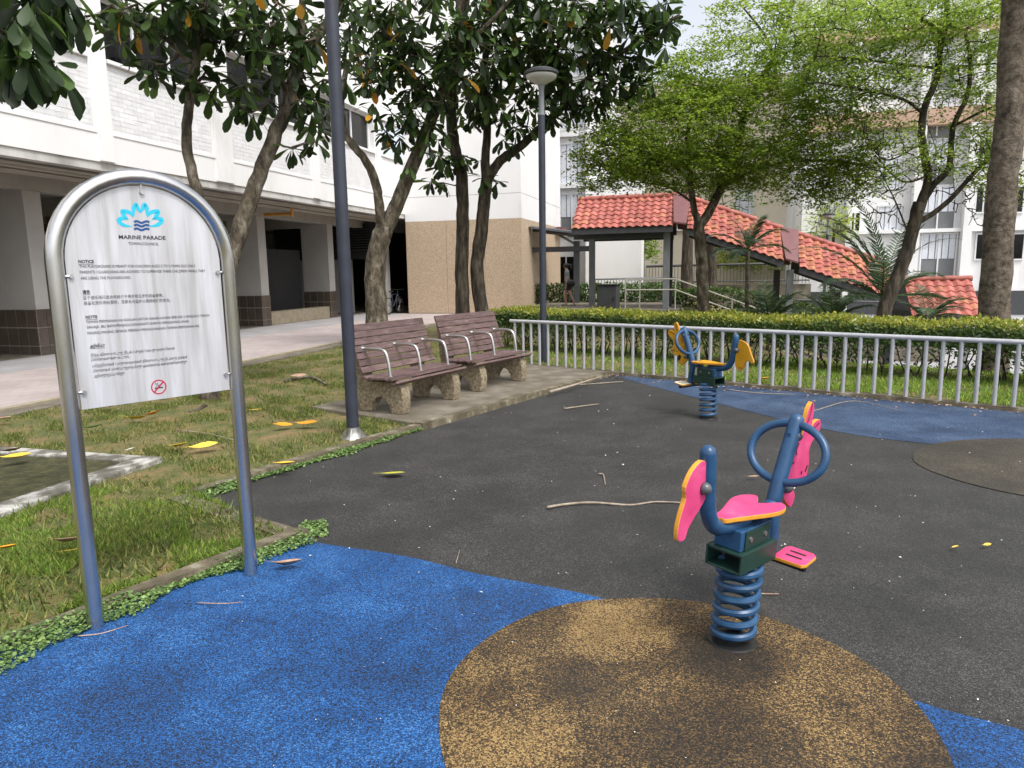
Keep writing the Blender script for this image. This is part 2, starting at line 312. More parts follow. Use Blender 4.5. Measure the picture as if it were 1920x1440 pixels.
M['fine2'] = leafmat('light_green_leaflet', (.17, .28, .04), .5, .4, .5, (.27, .37, .06))
M['bgleaf'] = leafmat('mid_green_leaf', (.06, .12, .025), .3, .5, .5, (.1, .17, .035))
M['lime'] = leafmat('lime_leaf', (.28, .36, .05), .4, .4, .5)
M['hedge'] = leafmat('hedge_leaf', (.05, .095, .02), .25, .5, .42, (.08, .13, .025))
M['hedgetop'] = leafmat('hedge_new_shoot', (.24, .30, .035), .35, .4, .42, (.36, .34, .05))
M['palm'] = leafmat('palm_leaflet', (.05, .10, .045), .2, .4, .35, (.085, .14, .06))
M['dryleaf'] = pm('dry_brown_leaf', [(.3, (.24, .12, .06)), (.6, (.45, .3, .22)), (.8, (.55, .42, .36))], 14, rough=.7)
M['yleaf'] = pm('fallen_yellow_leaf', [(.3, (.60, .36, .03)), (.6, (.78, .54, .07)), (.8, (.7, .42, .05))], 12, rough=.5, rvar=.15)
M['ygleaf'] = pm('yellow_green_leaf', [(.3, (.34, .38, .02)), (.6, (.62, .56, .05))], 9, rough=.45)
M['oleaf'] = pm('fallen_orange_leaf', [(.3, (.55, .2, .01)), (.7, (.75, .36, .02))], 12, rough=.5)
M['petal'] = pm('pale_petal', flat2((.62, .6, .52)), 20, rough=.7, island=.3)
M['twig'] = pm('pale_dry_twig', [(.3, (.2, .155, .11)), (.7, (.4, .34, .27))], 25, rough=.85)
M['ink'] = pm('black_lettering', flat2((.02, .02, .022)), 5, rough=.55)
M['cyan'] = pm('cyan_print', flat2((.02, .48, .66), .05), 5, rough=.5)
M['navy'] = pm('navy_print', flat2((.015, .07, .22), .05), 5, rough=.5)
M['red'] = pm('crimson_print', flat2((.45, .01, .045), .05), 5, rough=.5)
M['board'] = pm('streaked_brushed_panel', [(.3, (.40, .385, .37)), (.5, (.55, .545, .55)), (.7, (.68, .68, .70))], 3.2, detail=6, rough=.36, metal=.35, stretch=(5, 5, .35), rough2=.5)
M['skin'] = pm('skin', flat2((.42, .25, .18)), 8, rough=.6)
M['hair'] = pm('black_hair', flat2((.012, .01, .009)), 30, rough=.4)
M['shirt'] = pm('grey_green_shirt', flat2((.22, .25, .24)), 15, rough=.85)
M['short'] = pm('dark_shorts', flat2((.02, .02, .024)), 15, rough=.85)
M['white'] = pm('white_diffuser', flat2((.6, .6, .58), .04), 8, rough=.4)
M['orange'] = pm('ochre_pipe_paint', flat2((.48, .22, .02)), 6, rough=.5)
M['glass'], _nt, _b = new_mat('window_glass')
_tr = nd(_nt, 'ShaderNodeBsdfTransparent'); _tr.inputs[0].default_value = (.5, .53, .54, 1); _gl = nd(_nt, 'ShaderNodeBsdfGlossy'); _gl.inputs['Roughness'].default_value = .04
_fr = nd(_nt, 'ShaderNodeFresnel'); _fr.inputs[0].default_value = 1.5; _mx = nd(_nt, 'ShaderNodeMixShader')
_nt.links.new(_fr.outputs[0], _mx.inputs[0]); _nt.links.new(_tr.outputs[0], _mx.inputs[1]); _nt.links.new(_gl.outputs[0], _mx.inputs[2]); _nt.links.new(_mx.outputs[0], _nt.nodes['Material Output'].inputs[0])
def paver_mat():
    m, nt, b = new_mat('pink_paving_bricks'); L = nt.links
    tc = nd(nt, 'ShaderNodeNewGeometry'); mp = nd(nt, 'ShaderNodeMapping'); mp.vector_type = 'TEXTURE'; mp.inputs['Rotation'].default_value = (0, 0, math.pi/2-TB); L.new(tc.outputs['Position'], mp.inputs[0])
    br = nd(nt, 'ShaderNodeTexBrick'); br.inputs['Scale'].default_value = 1; br.inputs['Brick Width'].default_value = .22; br.inputs['Row Height'].default_value = .11; br.inputs['Mortar Size'].default_value = .006
    br.inputs['Color1'].default_value = (.34, .245, .225, 1); br.inputs['Color2'].default_value = (.44, .355, .34, 1); br.inputs['Mortar'].default_value = (.2, .17, .15, 1); L.new(mp.outputs[0], br.inputs['Vector'])
    nz = nd(nt, 'ShaderNodeTexNoise'); nz.inputs['Scale'].default_value = .9; nz.inputs['Detail'].default_value = 7; L.new(tc.outputs['Position'], nz.inputs['Vector'])
    rp = ramp(nt, [(.35, (.36, .34, .33)), (.65, (.52, .49, .48))]); L.new(nz.outputs['Fac'], rp.inputs[0])
    mx = nd(nt, 'ShaderNodeMixRGB'); mx.inputs[0].default_value = .45; L.new(br.outputs['Color'], mx.inputs[1]); L.new(rp.outputs[0], mx.inputs[2]); L.new(mx.outputs[0], b.inputs['Base Color']); b.inputs['Roughness'].default_value = .7
    bp = nd(nt, 'ShaderNodeBump'); bp.invert = True; bp.inputs['Strength'].default_value = .5; bp.inputs['Distance'].default_value = .005; L.new(br.outputs['Fac'], bp.inputs['Height']); L.new(bp.outputs[0], b.inputs['Normal'])
    return m
M['paver'] = paver_mat()
# ================================================================== SETTING: ground
RID1 = G(1372, 1203); RID2 = G(1327, 784)
LOW = -2.1
def terrain_z(x, y):
    p = np.stack([x, y], -1); off = p@BN[:2]; al = p@BD[:2]; fo = (p-FP[:2])@FN[:2]
    t = smooth01(3.4, 9.0, fo); r = smooth01(-1.2, 5.6, off)
    z = t*((1-r)*.33*smooth01(-8, -6.4, off)+r*LOW)
    return np.where(off < -7, 0, z)-.03
def grid_axis(a, b, c, d, e, f): return np.concatenate([np.linspace(a, b, 12, endpoint=False), np.linspace(b, c, d, endpoint=False), np.linspace(c, e, f)])
gx = grid_axis(-160, -14, 26, 100, 160, 14); gy = grid_axis(-60, -4, 40, 110, 200, 14)
X, Y = np.meshgrid(gx, gy); Z = terrain_z(X, Y); nx, ny = len(gx), len(gy)
ii = (np.arange(ny-1)[:, None]*nx+np.arange(nx-1)[None]).ravel()
me = npmesh('ground', np.stack([X, Y, Z], -1).reshape(-1, 3), np.stack([ii, ii+1, ii+nx+1, ii+nx], -1))
tag(obj('ground', me, M['soil'], smooth=True), kind='structure')

K1A, K1B, K2B = np.array([-4.0, .63]), np.array([-1.30, 4.30]), np.array([-2.43, 5.10])
K3B, K3C = np.array([-.94, 7.41]), np.array([1.64, 11.12])
FE = F(10, 0)[:2]
pg = [K1A, K1B, K2B, K3C, FE, np.array([11, 2]), np.array([8, -3]), np.array([-4.0, -3])]
tag(obj('rubber_playground_floor', sheet(pg, 0), M['black']), kind='structure')
# blue zone nearest the camera: edge runs in one sweep from the kerb corner behind the brown disc
blueN = crom([(-1.27, 4.27), (-1.24, 4.20), (-.64, 3.955), (-.19, 3.69), (.418, 3.396), (.95, 3.0), (1.508, 2.495), (1.85, 2.27), (2.6, 1.75), (3.6, 1.3)], 6)
bl = [tuple(p) for p in blueN]+[(4.5, -2.9), (-3.9, -2.9), (-3.93, .72), (-1.31, 4.28)]
tag(obj('blue_rubber_zone', sheet(bl, .003), M['blue']), kind='structure')
dc = np.array([.61, 2.34]); 
def wob(c, r, n=96, a=.008, ry=None):
    ry = ry or r; out = []
    for k in range(n):
        t = 2*math.pi*k/n; q = 1+a*math.sin(3*t+1)+a*.6*math.sin(7*t)
        out.append((c[0]+r*q*math.cos(t), c[1]+ry*q*math.sin(t)))
    return out
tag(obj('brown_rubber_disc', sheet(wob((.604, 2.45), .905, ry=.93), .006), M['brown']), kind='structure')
# far blue zone along the fence and the dirty brown disc beside it
bf = crom([(1.62, 11.0), (1.75, 10.55), (2.34, 9.01), (2.987, 7.487), (3.365, 6.832), (3.892, 6.42), (4.9, 5.9), (7.0, 5.6), (9.5, 5.2)], 6)
tag(obj('faded_blue_rubber_zone', sheet([tuple(p) for p in bf]+[tuple(F(9.5, -.06)[:2]), tuple(F(1.62, -.06)[:2])], .003), M['bluefaded']), kind='structure')
tag(obj('dirty_brown_rubber_disc', sheet(wob((4.62, 5.55), 1.26, ry=1.02), .006), M['browndark']), kind='structure')
# stain and wear around the two springs (grime with a shape of its own)
def stain(mname, cpos, rad, col, amt):
    m = M[mname]; nt = m.node_tree; L = nt.links; b = nt.nodes['Principled BSDF']; src = b.inputs['Base Color'].links[0].from_socket
    pos = nd(nt, 'ShaderNodeNewGeometry').outputs['Position']
    nz = nd(nt, 'ShaderNodeTexNoise'); nz.inputs['Scale'].default_value = 3.2; nz.inputs['Detail'].default_value = 5; L.new(pos, nz.inputs['Vector'])
    vm = nd(nt, 'ShaderNodeVectorMath', operation='DISTANCE'); vm.inputs[1].default_value = tuple(cpos); L.new(pos, vm.inputs[0])
    a = nd(nt, 'ShaderNodeMath', operation='MULTIPLY_ADD'); a.inputs[1].default_value = rad*1.6; L.new(nz.outputs['Fac'], a.inputs[0]); 
    sb = nd(nt, 'ShaderNodeMath', operation='MULTIPLY'); sb.inputs[1].default_value = -1; L.new(vm.outputs['Value'], sb.inputs[0]); L.new(sb.outputs[0], a.inputs[2])
    mr = nd(nt, 'ShaderNodeMapRange'); mr.inputs['From Min'].default_value = 0; mr.inputs['From Max'].default_value = rad*.8; mr.inputs['To Max'].default_value = amt; L.new(a.outputs[0], mr.inputs[0])
    mx = nd(nt, 'ShaderNodeMixRGB'); mx.inputs[2].default_value = (*col, 1); L.new(mr.outputs[0], mx.inputs[0]); L.new(src, mx.inputs[1]); L.new(mx.outputs[0], b.inputs['Base Color'])
stain('black', (RID1[0]+.12, RID1[1]+.25, 0), .28, (.075, .066, .05), .7)
# kerbs
def kerb(name, a, b, wid, z1, side, parent=None):
    a = np.array([*a, -.04]); b = np.array([*b, -.04]); d = (b-a)/np.linalg.norm(b-a); n = np.array([-d[1], d[0], 0])*side
    mb = MB(); L = np.linalg.norm(b-a); k = max(2, int(L/.35)); vs = []; fs = []
    for i in range(k+1):                              # slightly uneven old edging
        p = a+d*L*i/k; j = RNG.normal(0, .006, 3)
        vs += [p, p+n*(wid+j[0]), p+n*(wid-.01+j[0])+ZV*(z1+.04+j[1]), p+n*(.012+j[2])+ZV*(z1+.04+j[1])]
    for i in range(k):
        q = 4*i; fs += [(q+e, q+(e+1) % 4, q+4+(e+1) % 4, q+4+e) for e in range(4)]
    fs += [(0, 1, 2, 3), (4*k+3, 4*k+2, 4*k+1, 4*k)]
    if side > 0: fs = [f[::-1] for f in fs]
    mb.add(vs, fs); return tag(obj(name, mb, M['kerb'], parent), kind='structure')
kerb('lawn_kerb', K1A, K1B, .105, .05, 1); kerb('notch_kerb', K1B+np.array([-.13, .09])*.0, K2B, .16, .046, 1); kerb('path_kerb', K2B, K3B, .11, .055, 1)
# bench pad
PADP = [(-2.46, 8.52), (-.96, 7.40), (1.60, 11.10), (.22, 12.24), (-.2, 12.0)]
mb = MB(); mb.prism([(*p, -.03) for p in PADP], (0, 0, .08)); tag(obj('bench_pad', mb, M['conc'], bevel=.01), kind='structure')
kerb('pad_kerb', np.array([-.955, 7.385]), K3C, .12, .062, 1)
# lawn left: gently uneven sheet
LAWN = [tuple(K1A+np.array([-.1, .06])), tuple(K1B+np.array([-.16, .0])), tuple(K2B+np.array([-.02, .12])), tuple(K3B+np.array([-.1, .03])), (-2.5, 8.5), (-.25, 12.0), (.3, 12.3), (1.0, 13.2), tuple(B(22, -8.05)[:2]), tuple(B(-6, -8.05)[:2])]
lx = np.arange(-9, 2, .16); ly = np.arange(-3, 26, .16); X, Y = np.meshgrid(lx, ly)
ins = inpoly(X, Y, LAWN); nxx = len(lx)
ok = ins[:-1, :-1] | ins[1:, :-1] | ins[:-1, 1:] | ins[1:, 1:]
Zl = .026+.012*np.sin(X*2.3+Y)*np.sin(Y*1.7-X)+RNG.normal(0, .004, X.shape)
ji, jj = np.where(ok); base = ji*nxx+jj
def clampin(X, Y):   # pull cells that poke past the kerbs back inside
    return X, Y
me = npmesh('lawn', np.stack([X, Y, np.where(ins, Zl, -.02)], -1).reshape(-1, 3), np.stack([base, base+1, base+nxx+1, base+nxx], -1))
tag(obj('lawn', me, M['soil'], smooth=True), kind='structure')
# lawn behind the fence
X, Y = np.meshgrid(np.linspace(-2.6, 13, 74), np.linspace(.06, 3.6, 20))
P3 = FP[None, None]+X[..., None]*FD+Y[..., None]*FN; P3[..., 2] = .03+RNG.normal(0, .006, X.shape)-.06*smooth01(2.8, 3.6, Y)
ii = (np.arange(19)[:, None]*74+np.arange(73)[None]).ravel()
tag(obj('verge', npmesh('verge', P3.reshape(-1, 3), np.stack([ii, ii+1, ii+75, ii+74], -1)), M['soil'], smooth=True), kind='structure')
# drain edge, slot and paving beside the block
def strip(name, o0, o1, s0, s1, z0, z1, m):
    mb = MB(); mb.box(B(s0, o0, z0), BD*(s1-s0), BN*(o1-o0), ZV*(z1-z0)); return tag(obj(name, mb, m), kind='structure')
strip('drain_edge', -8.30, -7.98, -8, 24.5, -.04, .045, M['conc'])
strip('drain_slot', -8.42, -8.302, -8, 24.5, -.2, -.02, M['blackp'])
strip('drain_lip', -8.56, -8.424, -8, 24.5, -.04, .05, M['stone'])
strip('paving', -11.6, -8.564, -8, 24.5, -.04, .046, M['paver'])
strip('paving_turn', -11.6, -6.0, 24.504, 25.9, -.04, .046, M['paver'])
strip('deck_apron', -13.4, -11.604, -8, 25.9, -.04, .05, M['deckfloor'])
strip('deck_floor', -30, -13.404, -8, 40, -.04, .052, M['conc'])

# drain cover slab sunk in the lawn
t = empty('drain_cover', B(3.8, -5.6, 0), label='square concrete drain surround with mossy infill, sunk in the lawn', cat='drain cover')
def loc(p): return np.asarray(p)-np.asarray(t.location)
for i, (o0, o1, s0, s1) in enumerate([(-4.88, -4.66, 2.0, 5.06), (-6.7, -6.5, 2.0, 5.06), (-6.5, -4.88, 4.88, 5.06), (-6.5, -4.88, 2.0, 2.2)]):
    mb = MB(); mb.box(loc(B(s0, o0, -.03)), BD*(s1-s0), BN*(o1-o0), ZV*(.095 if i < 2 else .092)); obj('edge_beam', mb, M['kerbw'], t, bevel=.012)
mb = MB(); mb.box(loc(B(2.2, -6.5, -.03)), BD*2.68, BN*1.62, ZV*.07); obj('infill', mb, M['moss'], t)

# ================================================================== FENCE
fe = empty('railing', F(0, 0, 0), math.atan2(FD[1], FD[0]), label='pale grey low metal railing with round bars behind the playground', cat='railing')
mb = MB(); mb.tube([(-.50, 0, .78), (10, 0, .78)], .03, 12); obj('top_rail', mb, M['fence'], fe, smooth='auto')
mb = MB(); mb.tube([(0, 0, .02), (0, 0, .765)], .024, 10); bme = mb.mesh('baluster')
nb = 0; s_ = -.40
while s_ < 9.9:
    o = obj('baluster', bme, M['fence'], fe, smooth='auto'); o.location = (s_, 0, 0); o.rotation_euler = (RNG.normal(0, .004), RNG.normal(0, .004), RNG.uniform(0, 6)); s_ += .1805
kb = MB(); 
a_, b_ = F(-.6, -.07)[:2], F(10, -.07)[:2]
kerb('railing_kerb', a_, b_, .15, .05, 1 if np.cross(np.append(FD[:2], 0), np.append(FN[:2], 0))[2] > 0 else -1)

# ================================================================== BLOCK ON THE LEFT
blk = empty('apartment_block', B(10, -11.5, 0), label='white apartment block with painted brick panels above an open ground floor', cat='building')
bo = np.asarray(blk.location)
def bb(name, s0, s1, o0, o1, z0, z1, m, parent=None, bevel=0):
    mb = MB(); mb.box(B(s0, o0, z0)-bo, BD*(s1-s0), BN*(o1-o0), ZV*(z1-z0)); return obj(name, mb, m, parent or blk, bevel=bevel)
FO = -11.5; S0 = -9.0; SE = 25.93
bb('fascia', S0, SE-.003, FO-.25, FO-.03, 3.70, 3.86, M['fascia'])
bb('edge_beam', S0, SE-.003, FO-.30, FO, 3.86, 4.44, M['wall'])
bb('upper_wall', S0, SE-.003, FO-.28, FO, 7.05, 13.0, M['wall'])
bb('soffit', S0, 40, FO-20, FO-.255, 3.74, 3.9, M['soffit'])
bb('back_wall', S0, 40, -26.2, -26, .052, 3.73, M['dark'])  # near-black colour of these walls stands in for the deck's deep shade
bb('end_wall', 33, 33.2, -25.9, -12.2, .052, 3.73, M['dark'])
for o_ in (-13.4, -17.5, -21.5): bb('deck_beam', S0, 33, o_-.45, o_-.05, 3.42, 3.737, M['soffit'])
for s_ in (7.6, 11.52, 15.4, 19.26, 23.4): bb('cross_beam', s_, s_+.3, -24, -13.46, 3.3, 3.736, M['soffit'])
# bays: brick panel + window between pilasters
PIL = [(7.75, 8.2), (11.54, 11.97), (14.95, 15.66), (19.27, 19.75), (23.55, 24.0)]
bmesh_ = MB().bbox(-.119, .119, -.02, .03, -.043, .043).mesh('brick')
bmesh_.materials.append(M['brick'])
bang = math.atan2(BD[1], BD[0])
tv = np.array([[x, y, z] for z in (-.043, .043) for y in (-.03, .02) for x in (-.119, .119)]); tf = np.array([(0, 2, 3, 1), (0, 1, 5, 4), (2, 6, 7, 3), (0, 4, 6, 2), (1, 3, 7, 5), (4, 5, 7, 6)])
far_bricks = []; nbr = 0
ends = [S0]+[e for p in PIL for e in p]+[SE-.05]
bays = [(ends[i], ends[i+1]) for i in range(0, len(ends), 2)]
for (p0, p1) in PIL:
    bb('pilaster', p0, p1, FO-.28, FO-.001, 4.44, 7.05, M['wall'])
    bb('pilaster_face', p0+.05, p1-.04, FO-.001, FO+.055, 3.88, 13.0, M['wall'])
for bi, (a, b) in enumerate(bays):
    bb('panel_backing', a, b, FO-.28, FO-.029, 4.44, 5.76, M['wall'])
    bb('window_sill', a+.01, b-.01, FO-.3, FO+.05, 5.76, 5.835, M['wall'], bevel=.008)
    last = bi == len(bays)-1
    if last or bi == 0: bb('plain_panel', a, b, FO-.028, FO-.01, 4.44, 5.755, M['wall'])
    else:
        z = 4.44+.05; row = 0
        while z < 5.74:
            x = a+.118-(.121 if row % 2 else 0)
            while x < b+.06:
                lo, hi = max(x-.119, a+.003), min(x+.119, b-.003)
                if hi-lo > .05:
                    c = B((lo+hi)/2, FO-.052, z)-bo; k = (hi-lo)/.238; dj = RNG.normal(0, .0015)
                    if nbr < 300 and 8.8 < (lo+hi)/2 < 15.2:
                        o = bpy.data.objects.new('brick', bmesh_); COL.objects.link(o); o.parent = blk; o.location = tuple(c+BN*dj); o.rotation_euler = (0, 0, bang); o.scale = (k, -1, 1); nbr += 1
                    else:
                        Mx = np.eye(4); Mx[:3, 0] = BD*k; Mx[:3, 1] = -BN; Mx[:3, 2] = ZV; Mx[:3, 3] = c+BN*dj; far_bricks.append(Mx)
                x += .242
            z += .0925; row += 1
    # window
    wz0, wz1 = 5.84, 7.045
    if last: continue
    wn = bb('window', a, b, FO-.28, FO-.2, wz1-.06, wz1, M['frame'])
    bb('frame', a, b, FO-.28, FO-.2, wz0, wz0+.055, M['frame'], wn)
    n_ = 3
    for k in range(n_+1):
        x = a+(b-a)*k/n_; x0 = min(max(x-.03, a), b-.06)
        bb('mullion', x0, x0+.06, FO-.275, FO-.195, wz0+.056, wz1-.061, M['frame'], wn)
        if k < n_: bb('pane', x0+.061, a+(b-a)*(k+1)/n_-.031, FO-.245, FO-.235, wz0+.056, wz1-.061, M['glass'], wn)
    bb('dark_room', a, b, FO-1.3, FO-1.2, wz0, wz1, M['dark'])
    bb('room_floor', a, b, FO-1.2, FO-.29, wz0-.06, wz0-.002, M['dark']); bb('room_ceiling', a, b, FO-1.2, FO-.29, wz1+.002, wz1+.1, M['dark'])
    if bi == 3:
        mb = MB(); vs = []
        for k in range(25):
            s = a+.08+.62*k/24; oo = FO-.36+.03*math.sin(k*1.3)
            vs += [B(s, oo, wz0)-bo, B(s, oo, wz1)-bo]
        mb.add(vs, [(2*k, 2*k+2, 2*k+3, 2*k+1) for k in range(24)]); obj('curtain', mb, M['curtain'], wn, smooth=True)
V, Fc = inst(tv, tf, np.array(far_bricks)); fb_ = npmesh('far_bricks', V, Fc); fb_.shade_flat(); tag(obj('far_bricks', fb_, M['brick'], blk), kind='stuff')
bb('panel_ledge', S0, SE-.06, FO-.02, FO+.018, 4.40, 4.455, M['wall'])
# pipes under the soffit
for k, (o_, z_, r_) in enumerate([(FO-.34, 3.66, .035), (FO-.52, 3.64, .045), (FO-.75, 3.60, .03), (FO-1.02, 3.62, .05)]):
    mb = MB(); mb.tube([B(S0, o_, z_)-bo, B(25.5, o_, z_)-bo], r_, 8); obj('service_pipe', mb, M['rail'] if k % 2 else M['soffit'], blk, smooth='auto')
mb = MB(); mb.tube([B(19.0, -13.0, 3.42)-bo, B(19.05, -12.1, 3.42)-bo], .045, 8); mb.box(B(19.0, -12.1, 3.34)-bo, BD*.1, BN*.05, ZV*.3); obj('ochre_pipe', mb, M['orange'], blk, smooth='auto')
# columns with tiled feet
tm = MB().bbox(-.152, .152, 0, .012, -.19, .19).mesh('tile'); tm.materials.append(M['ctile'])
def column(s0, s1, o0, o1):
    c = bb('column', s0, s1, o0, o1, .052, 3.41, M['column'])
    bb('tiled_foot', s0-.012, s1+.012, o0-.012, o1+.012, .051, 1.0, M['grout'], c)
    for z in (.82, .435, .15):
        zh = .38 if z > .3 else .19
        w_ = o1-o0+.024; n_ = 4
        for k in range(n_):
            for (s_, rot) in ((s0-.014, math.pi),):
                o = bpy.data.objects.new('tile', tm); COL.objects.link(o); o.parent = c
                o.location = tuple(B(s0-.012, o0-.012+w_*(k+.5)/n_, z)-bo); o.scale = ((w_/n_-.02)/.304, 1, (zh-.02)/.38); o.rotation_euler = (0, 0, math.atan2(-BD[1], -BD[0])-math.pi/2)
        w_ = s1-s0+.024
        for k in range(2):
            o = bpy.data.objects.new('tile', tm); COL.objects.link(o); o.parent = c
            o.location = tuple(B(s0-.012+w_*(k+.5)/2, o1+.012, z)-bo); o.scale = ((w_/2-.012)/.304, 1, (zh-.012)/.38); o.rotation_euler = (0, 0, math.atan2(BN[1], BN[0])-math.pi/2)
for s in (3.75, 7.63, 11.53, 15.4, 19.25, 23.39): 
    if s in (3.75, 7.63, 15.4) : continue
    column(s, s+.4, -14.52, -13.45)
column(15.5, 15.9, -19.5, -18.4); column(27.5, 27.9, -19.5, -18.4); column(3.75, 4.15, -14.52, -13.45)
bb('low_wall', 19.67, 23.37, -13.9, -13.5, .052, .46, M['stone'])
bb('black_screen', 20.2, 23.2, -14.6, -14.5, .052, 2.5, M['dark'])
bb('white_cabinet', 19.9, 20.2, -14.1, -13.95, .47, 1.05, M['wall'])
bb('louvre_backing', 26.2, 26.3, -17.5, -12.6, 2.2, 3.6, M['dark'])
for k in range(9): bb('louvre_blade', 26.0, 26.19, -17.5, -13.2, 2.55+k*.1, 2.58+k*.1, M['dsteel'])
bb('inner_wall', 26.4, 26.6, -17.5, -14.2, .052, 2.3, M['column']); bb('side_wall', 26.2, 26.6, -12.9, -12.55, .052, 3.7, M['column'])
# clad core standing out from the block
core = empty('clad_block_core', B(28, -9, 0), label='white block core with beige pebble cladding up to first floor', cat='building'); bo2 = bo; bo = np.asarray(core.location)
def cb(*a, **k): return bb(*a, core, **k) if 'parent' not in k else bb(*a, **k)
cb('upper_wall', SE, 33, FO+.002, -6.86, 3.575, 4.47, M['wall']); cb('upper_wall', SE+.012, 33, FO+.002, -6.872, 4.47, 4.492, M['fascia']); cb('upper_wall', SE, 33, FO+.002, -6.86, 4.492, 15, M['wall'])
cb('base_wall', SE+.03, 33, FO+.002, -6.89, -.1, 3.574, M['stone'])
ed = [FO+.002, -9.83, -8.3, -6.862]
for k in range(3): cb('cladding_panel', SE+.0, SE+.029, ed[k]+.006, ed[k+1]-.006, .06, 3.572, M['clad'])
es = [SE+.002, 27.6, 29.6, 31.6, 33]
for k in range(4): cb('cladding_panel', es[k]+(.03 if k == 0 else .006), es[k+1]-.006, -6.889, -6.86, .06, 3.572, M['clad'])
cb('wall_capping', 31.7, 32.9, -6.8, -6.5, 3.3, 3.55, M['flash'])
bo = bo2
# ================================================================== NOTICE BOARD
SP = np.array([-2.006, 3.169, 0]); SA = R(42.728); SD = np.array([math.sin(SA), math.cos(SA), 0]); SN = np.array([SD[1], -SD[0], 0])   # SN faces the viewer
sg = empty('notice_board', SP, math.atan2(SD[1], SD[0]), label='arched stainless steel playground notice board with printed panel', cat='notice board')
SW = .786
pts = [(0, 0, -.05), (0, 0, .9)]+[(SW/2-SW/2*math.cos(a), 0, 1.72+SW/2*math.sin(a)) for a in np.linspace(0, math.pi, 25)]+[(SW, 0, .9), (SW, 0, -.05)]
mb = MB(); mb.tube(pts, .037, 16); obj('arch_tube', mb, M['steel'], sg, smooth='auto')
# local frame of the board: x along it, -y towards the viewer
PX0, PX1, PZ0 = .042, SW-.042, 1.05
out = [(PX0, 0, PZ0), (PX1, 0, PZ0), (PX1, 0, 1.70)]+[(SW/2+(SW/2-.042)*math.cos(a), 0, 1.72+(SW/2-.041)*math.sin(a)) for a in np.linspace(.03, math.pi-.03, 25)]+[(PX0, 0, 1.70)]
mb = MB(); mb.prism([(p[0], .004, p[2]) for p in out], (0, -.008, 0)); pan = obj('panel', mb, M['board'], sg)
for (x, z, d) in [(PX0, 1.655, -1), (PX1, 1.665, 1), (PX0, 1.13, -1), (PX1, 1.135, 1), (SW/2, 2.058, 0)]:
    mb = MB()
    if d: mb.tube([(x+d*.03, -.002, z), (x-d*.012, -.002, z)], .007, 8); mb.tube([(x-d*.016, .006, z), (x-d*.016, -.016, z)], .01, 8)
    else: mb.tube([(x, -.002, z+.035), (x, -.002, z-.012)], .007, 8); mb.tube([(x, .006, z-.016), (x, -.016, z-.016)], .01, 8)
    obj('clip', mb, M['steel2'], sg, smooth='auto')
def cr(cx, cy):          # reading on the enlarged view -> board x,z
    q = PL(60+cx/3, 300+cy/3, SP, SN); return float((q-SP)@SD), float(q[2])
YT = -.0052
def lettering(body, a, b, bold=0, underline=False, mat='ink', name='lettering'):
    x0, z0 = cr(*a); x1, z1 = cr(*b); z0 = (z0+z1)/2
    cu = bpy.data.curves.new(name, 'FONT'); cu.body = body; cu.size = .02; cu.offset = bold; cu.resolution_u = 3
    to = bpy.data.objects.new('tmp', cu); COL.objects.link(to); bpy.context.view_layer.update()
    me = bpy.data.meshes.new_from_object(to.evaluated_get(bpy.context.evaluated_depsgraph_get())); bpy.data.objects.remove(to)
    n = len(me.vertices)
    if n == 0: return
    co = np.zeros(n*3, np.float32); me.vertices.foreach_get('co', co); co = co.reshape(-1, 3)
    k = (x1-x0)/(co[:, 0].max()-co[:, 0].min()); kz = min(max(k, .92), 1.25)*1.02
    co[:, 0] = (co[:, 0]-co[:, 0].min())*k+x0; zz = co[:, 1]*kz+z0; co[:, 1] = YT; co[:, 2] = zz
    me.vertices.foreach_set('co', co.ravel()); me.materials.clear(); me.update()
    o = obj(name, me, M[mat], pan)
    if underline:
        mb = MB(); mb.box((x0, YT-.0002, z0-.0062), (x1-x0, 0, 0), (0, -.0003, 0), (0, 0, .0016)); obj('underline', mb, M[mat], pan)
lettering('MARINE PARADE', (487, 447), (750, 446), .0004, name='town_name'); lettering('TOWN COUNCIL', (540, 480), (710, 478), .0001, name='council_name')
lettering('NOTICE', (260, 580), (346, 578), .0006, True, name='heading')
lettering('THIS PLAYGROUND IS MEANT FOR CHILDREN AGED 2 TO 5 YEARS OLD ONLY.', (265, 611), (920, 599)); lettering('PARENTS / GUARDIANS ARE ADVISED TO SUPERVISE THEIR CHILDREN WHILE THEY', (268, 641), (972, 629)); lettering('ARE USING THE PLAYGROUND.', (272, 674), (555, 668))
lettering('通告', (283, 752), (325, 750), .0004, True, name='heading'); lettering('这个游乐场只适合年龄介于两岁到五岁的孩童使用。', (286, 786), (737, 768)); lettering('孩童在游乐场玩耍时，须家长与监护人照顾他们的安全。', (290, 816), (778, 795))
lettering('NOTIS', (300, 892), (366, 889), .0006, True, name='heading'); lettering('TAMAN PERMAINAN INI ADALAH UNTUK KANAK-KANAK BERUSIA 2 HINGGA 5 TAHUN', (303, 920), (995, 880)); lettering('SAHAJA. IBU BAPA/PENJAGA DINASIHATI SUPAYA MENGAWASI ANAK', (308, 952), (883, 911)); lettering('MASING-MASING SEMASA MEREKA MENGGUNAKAN TAMAN PERMAINAN INI.', (311, 984), (940, 938))
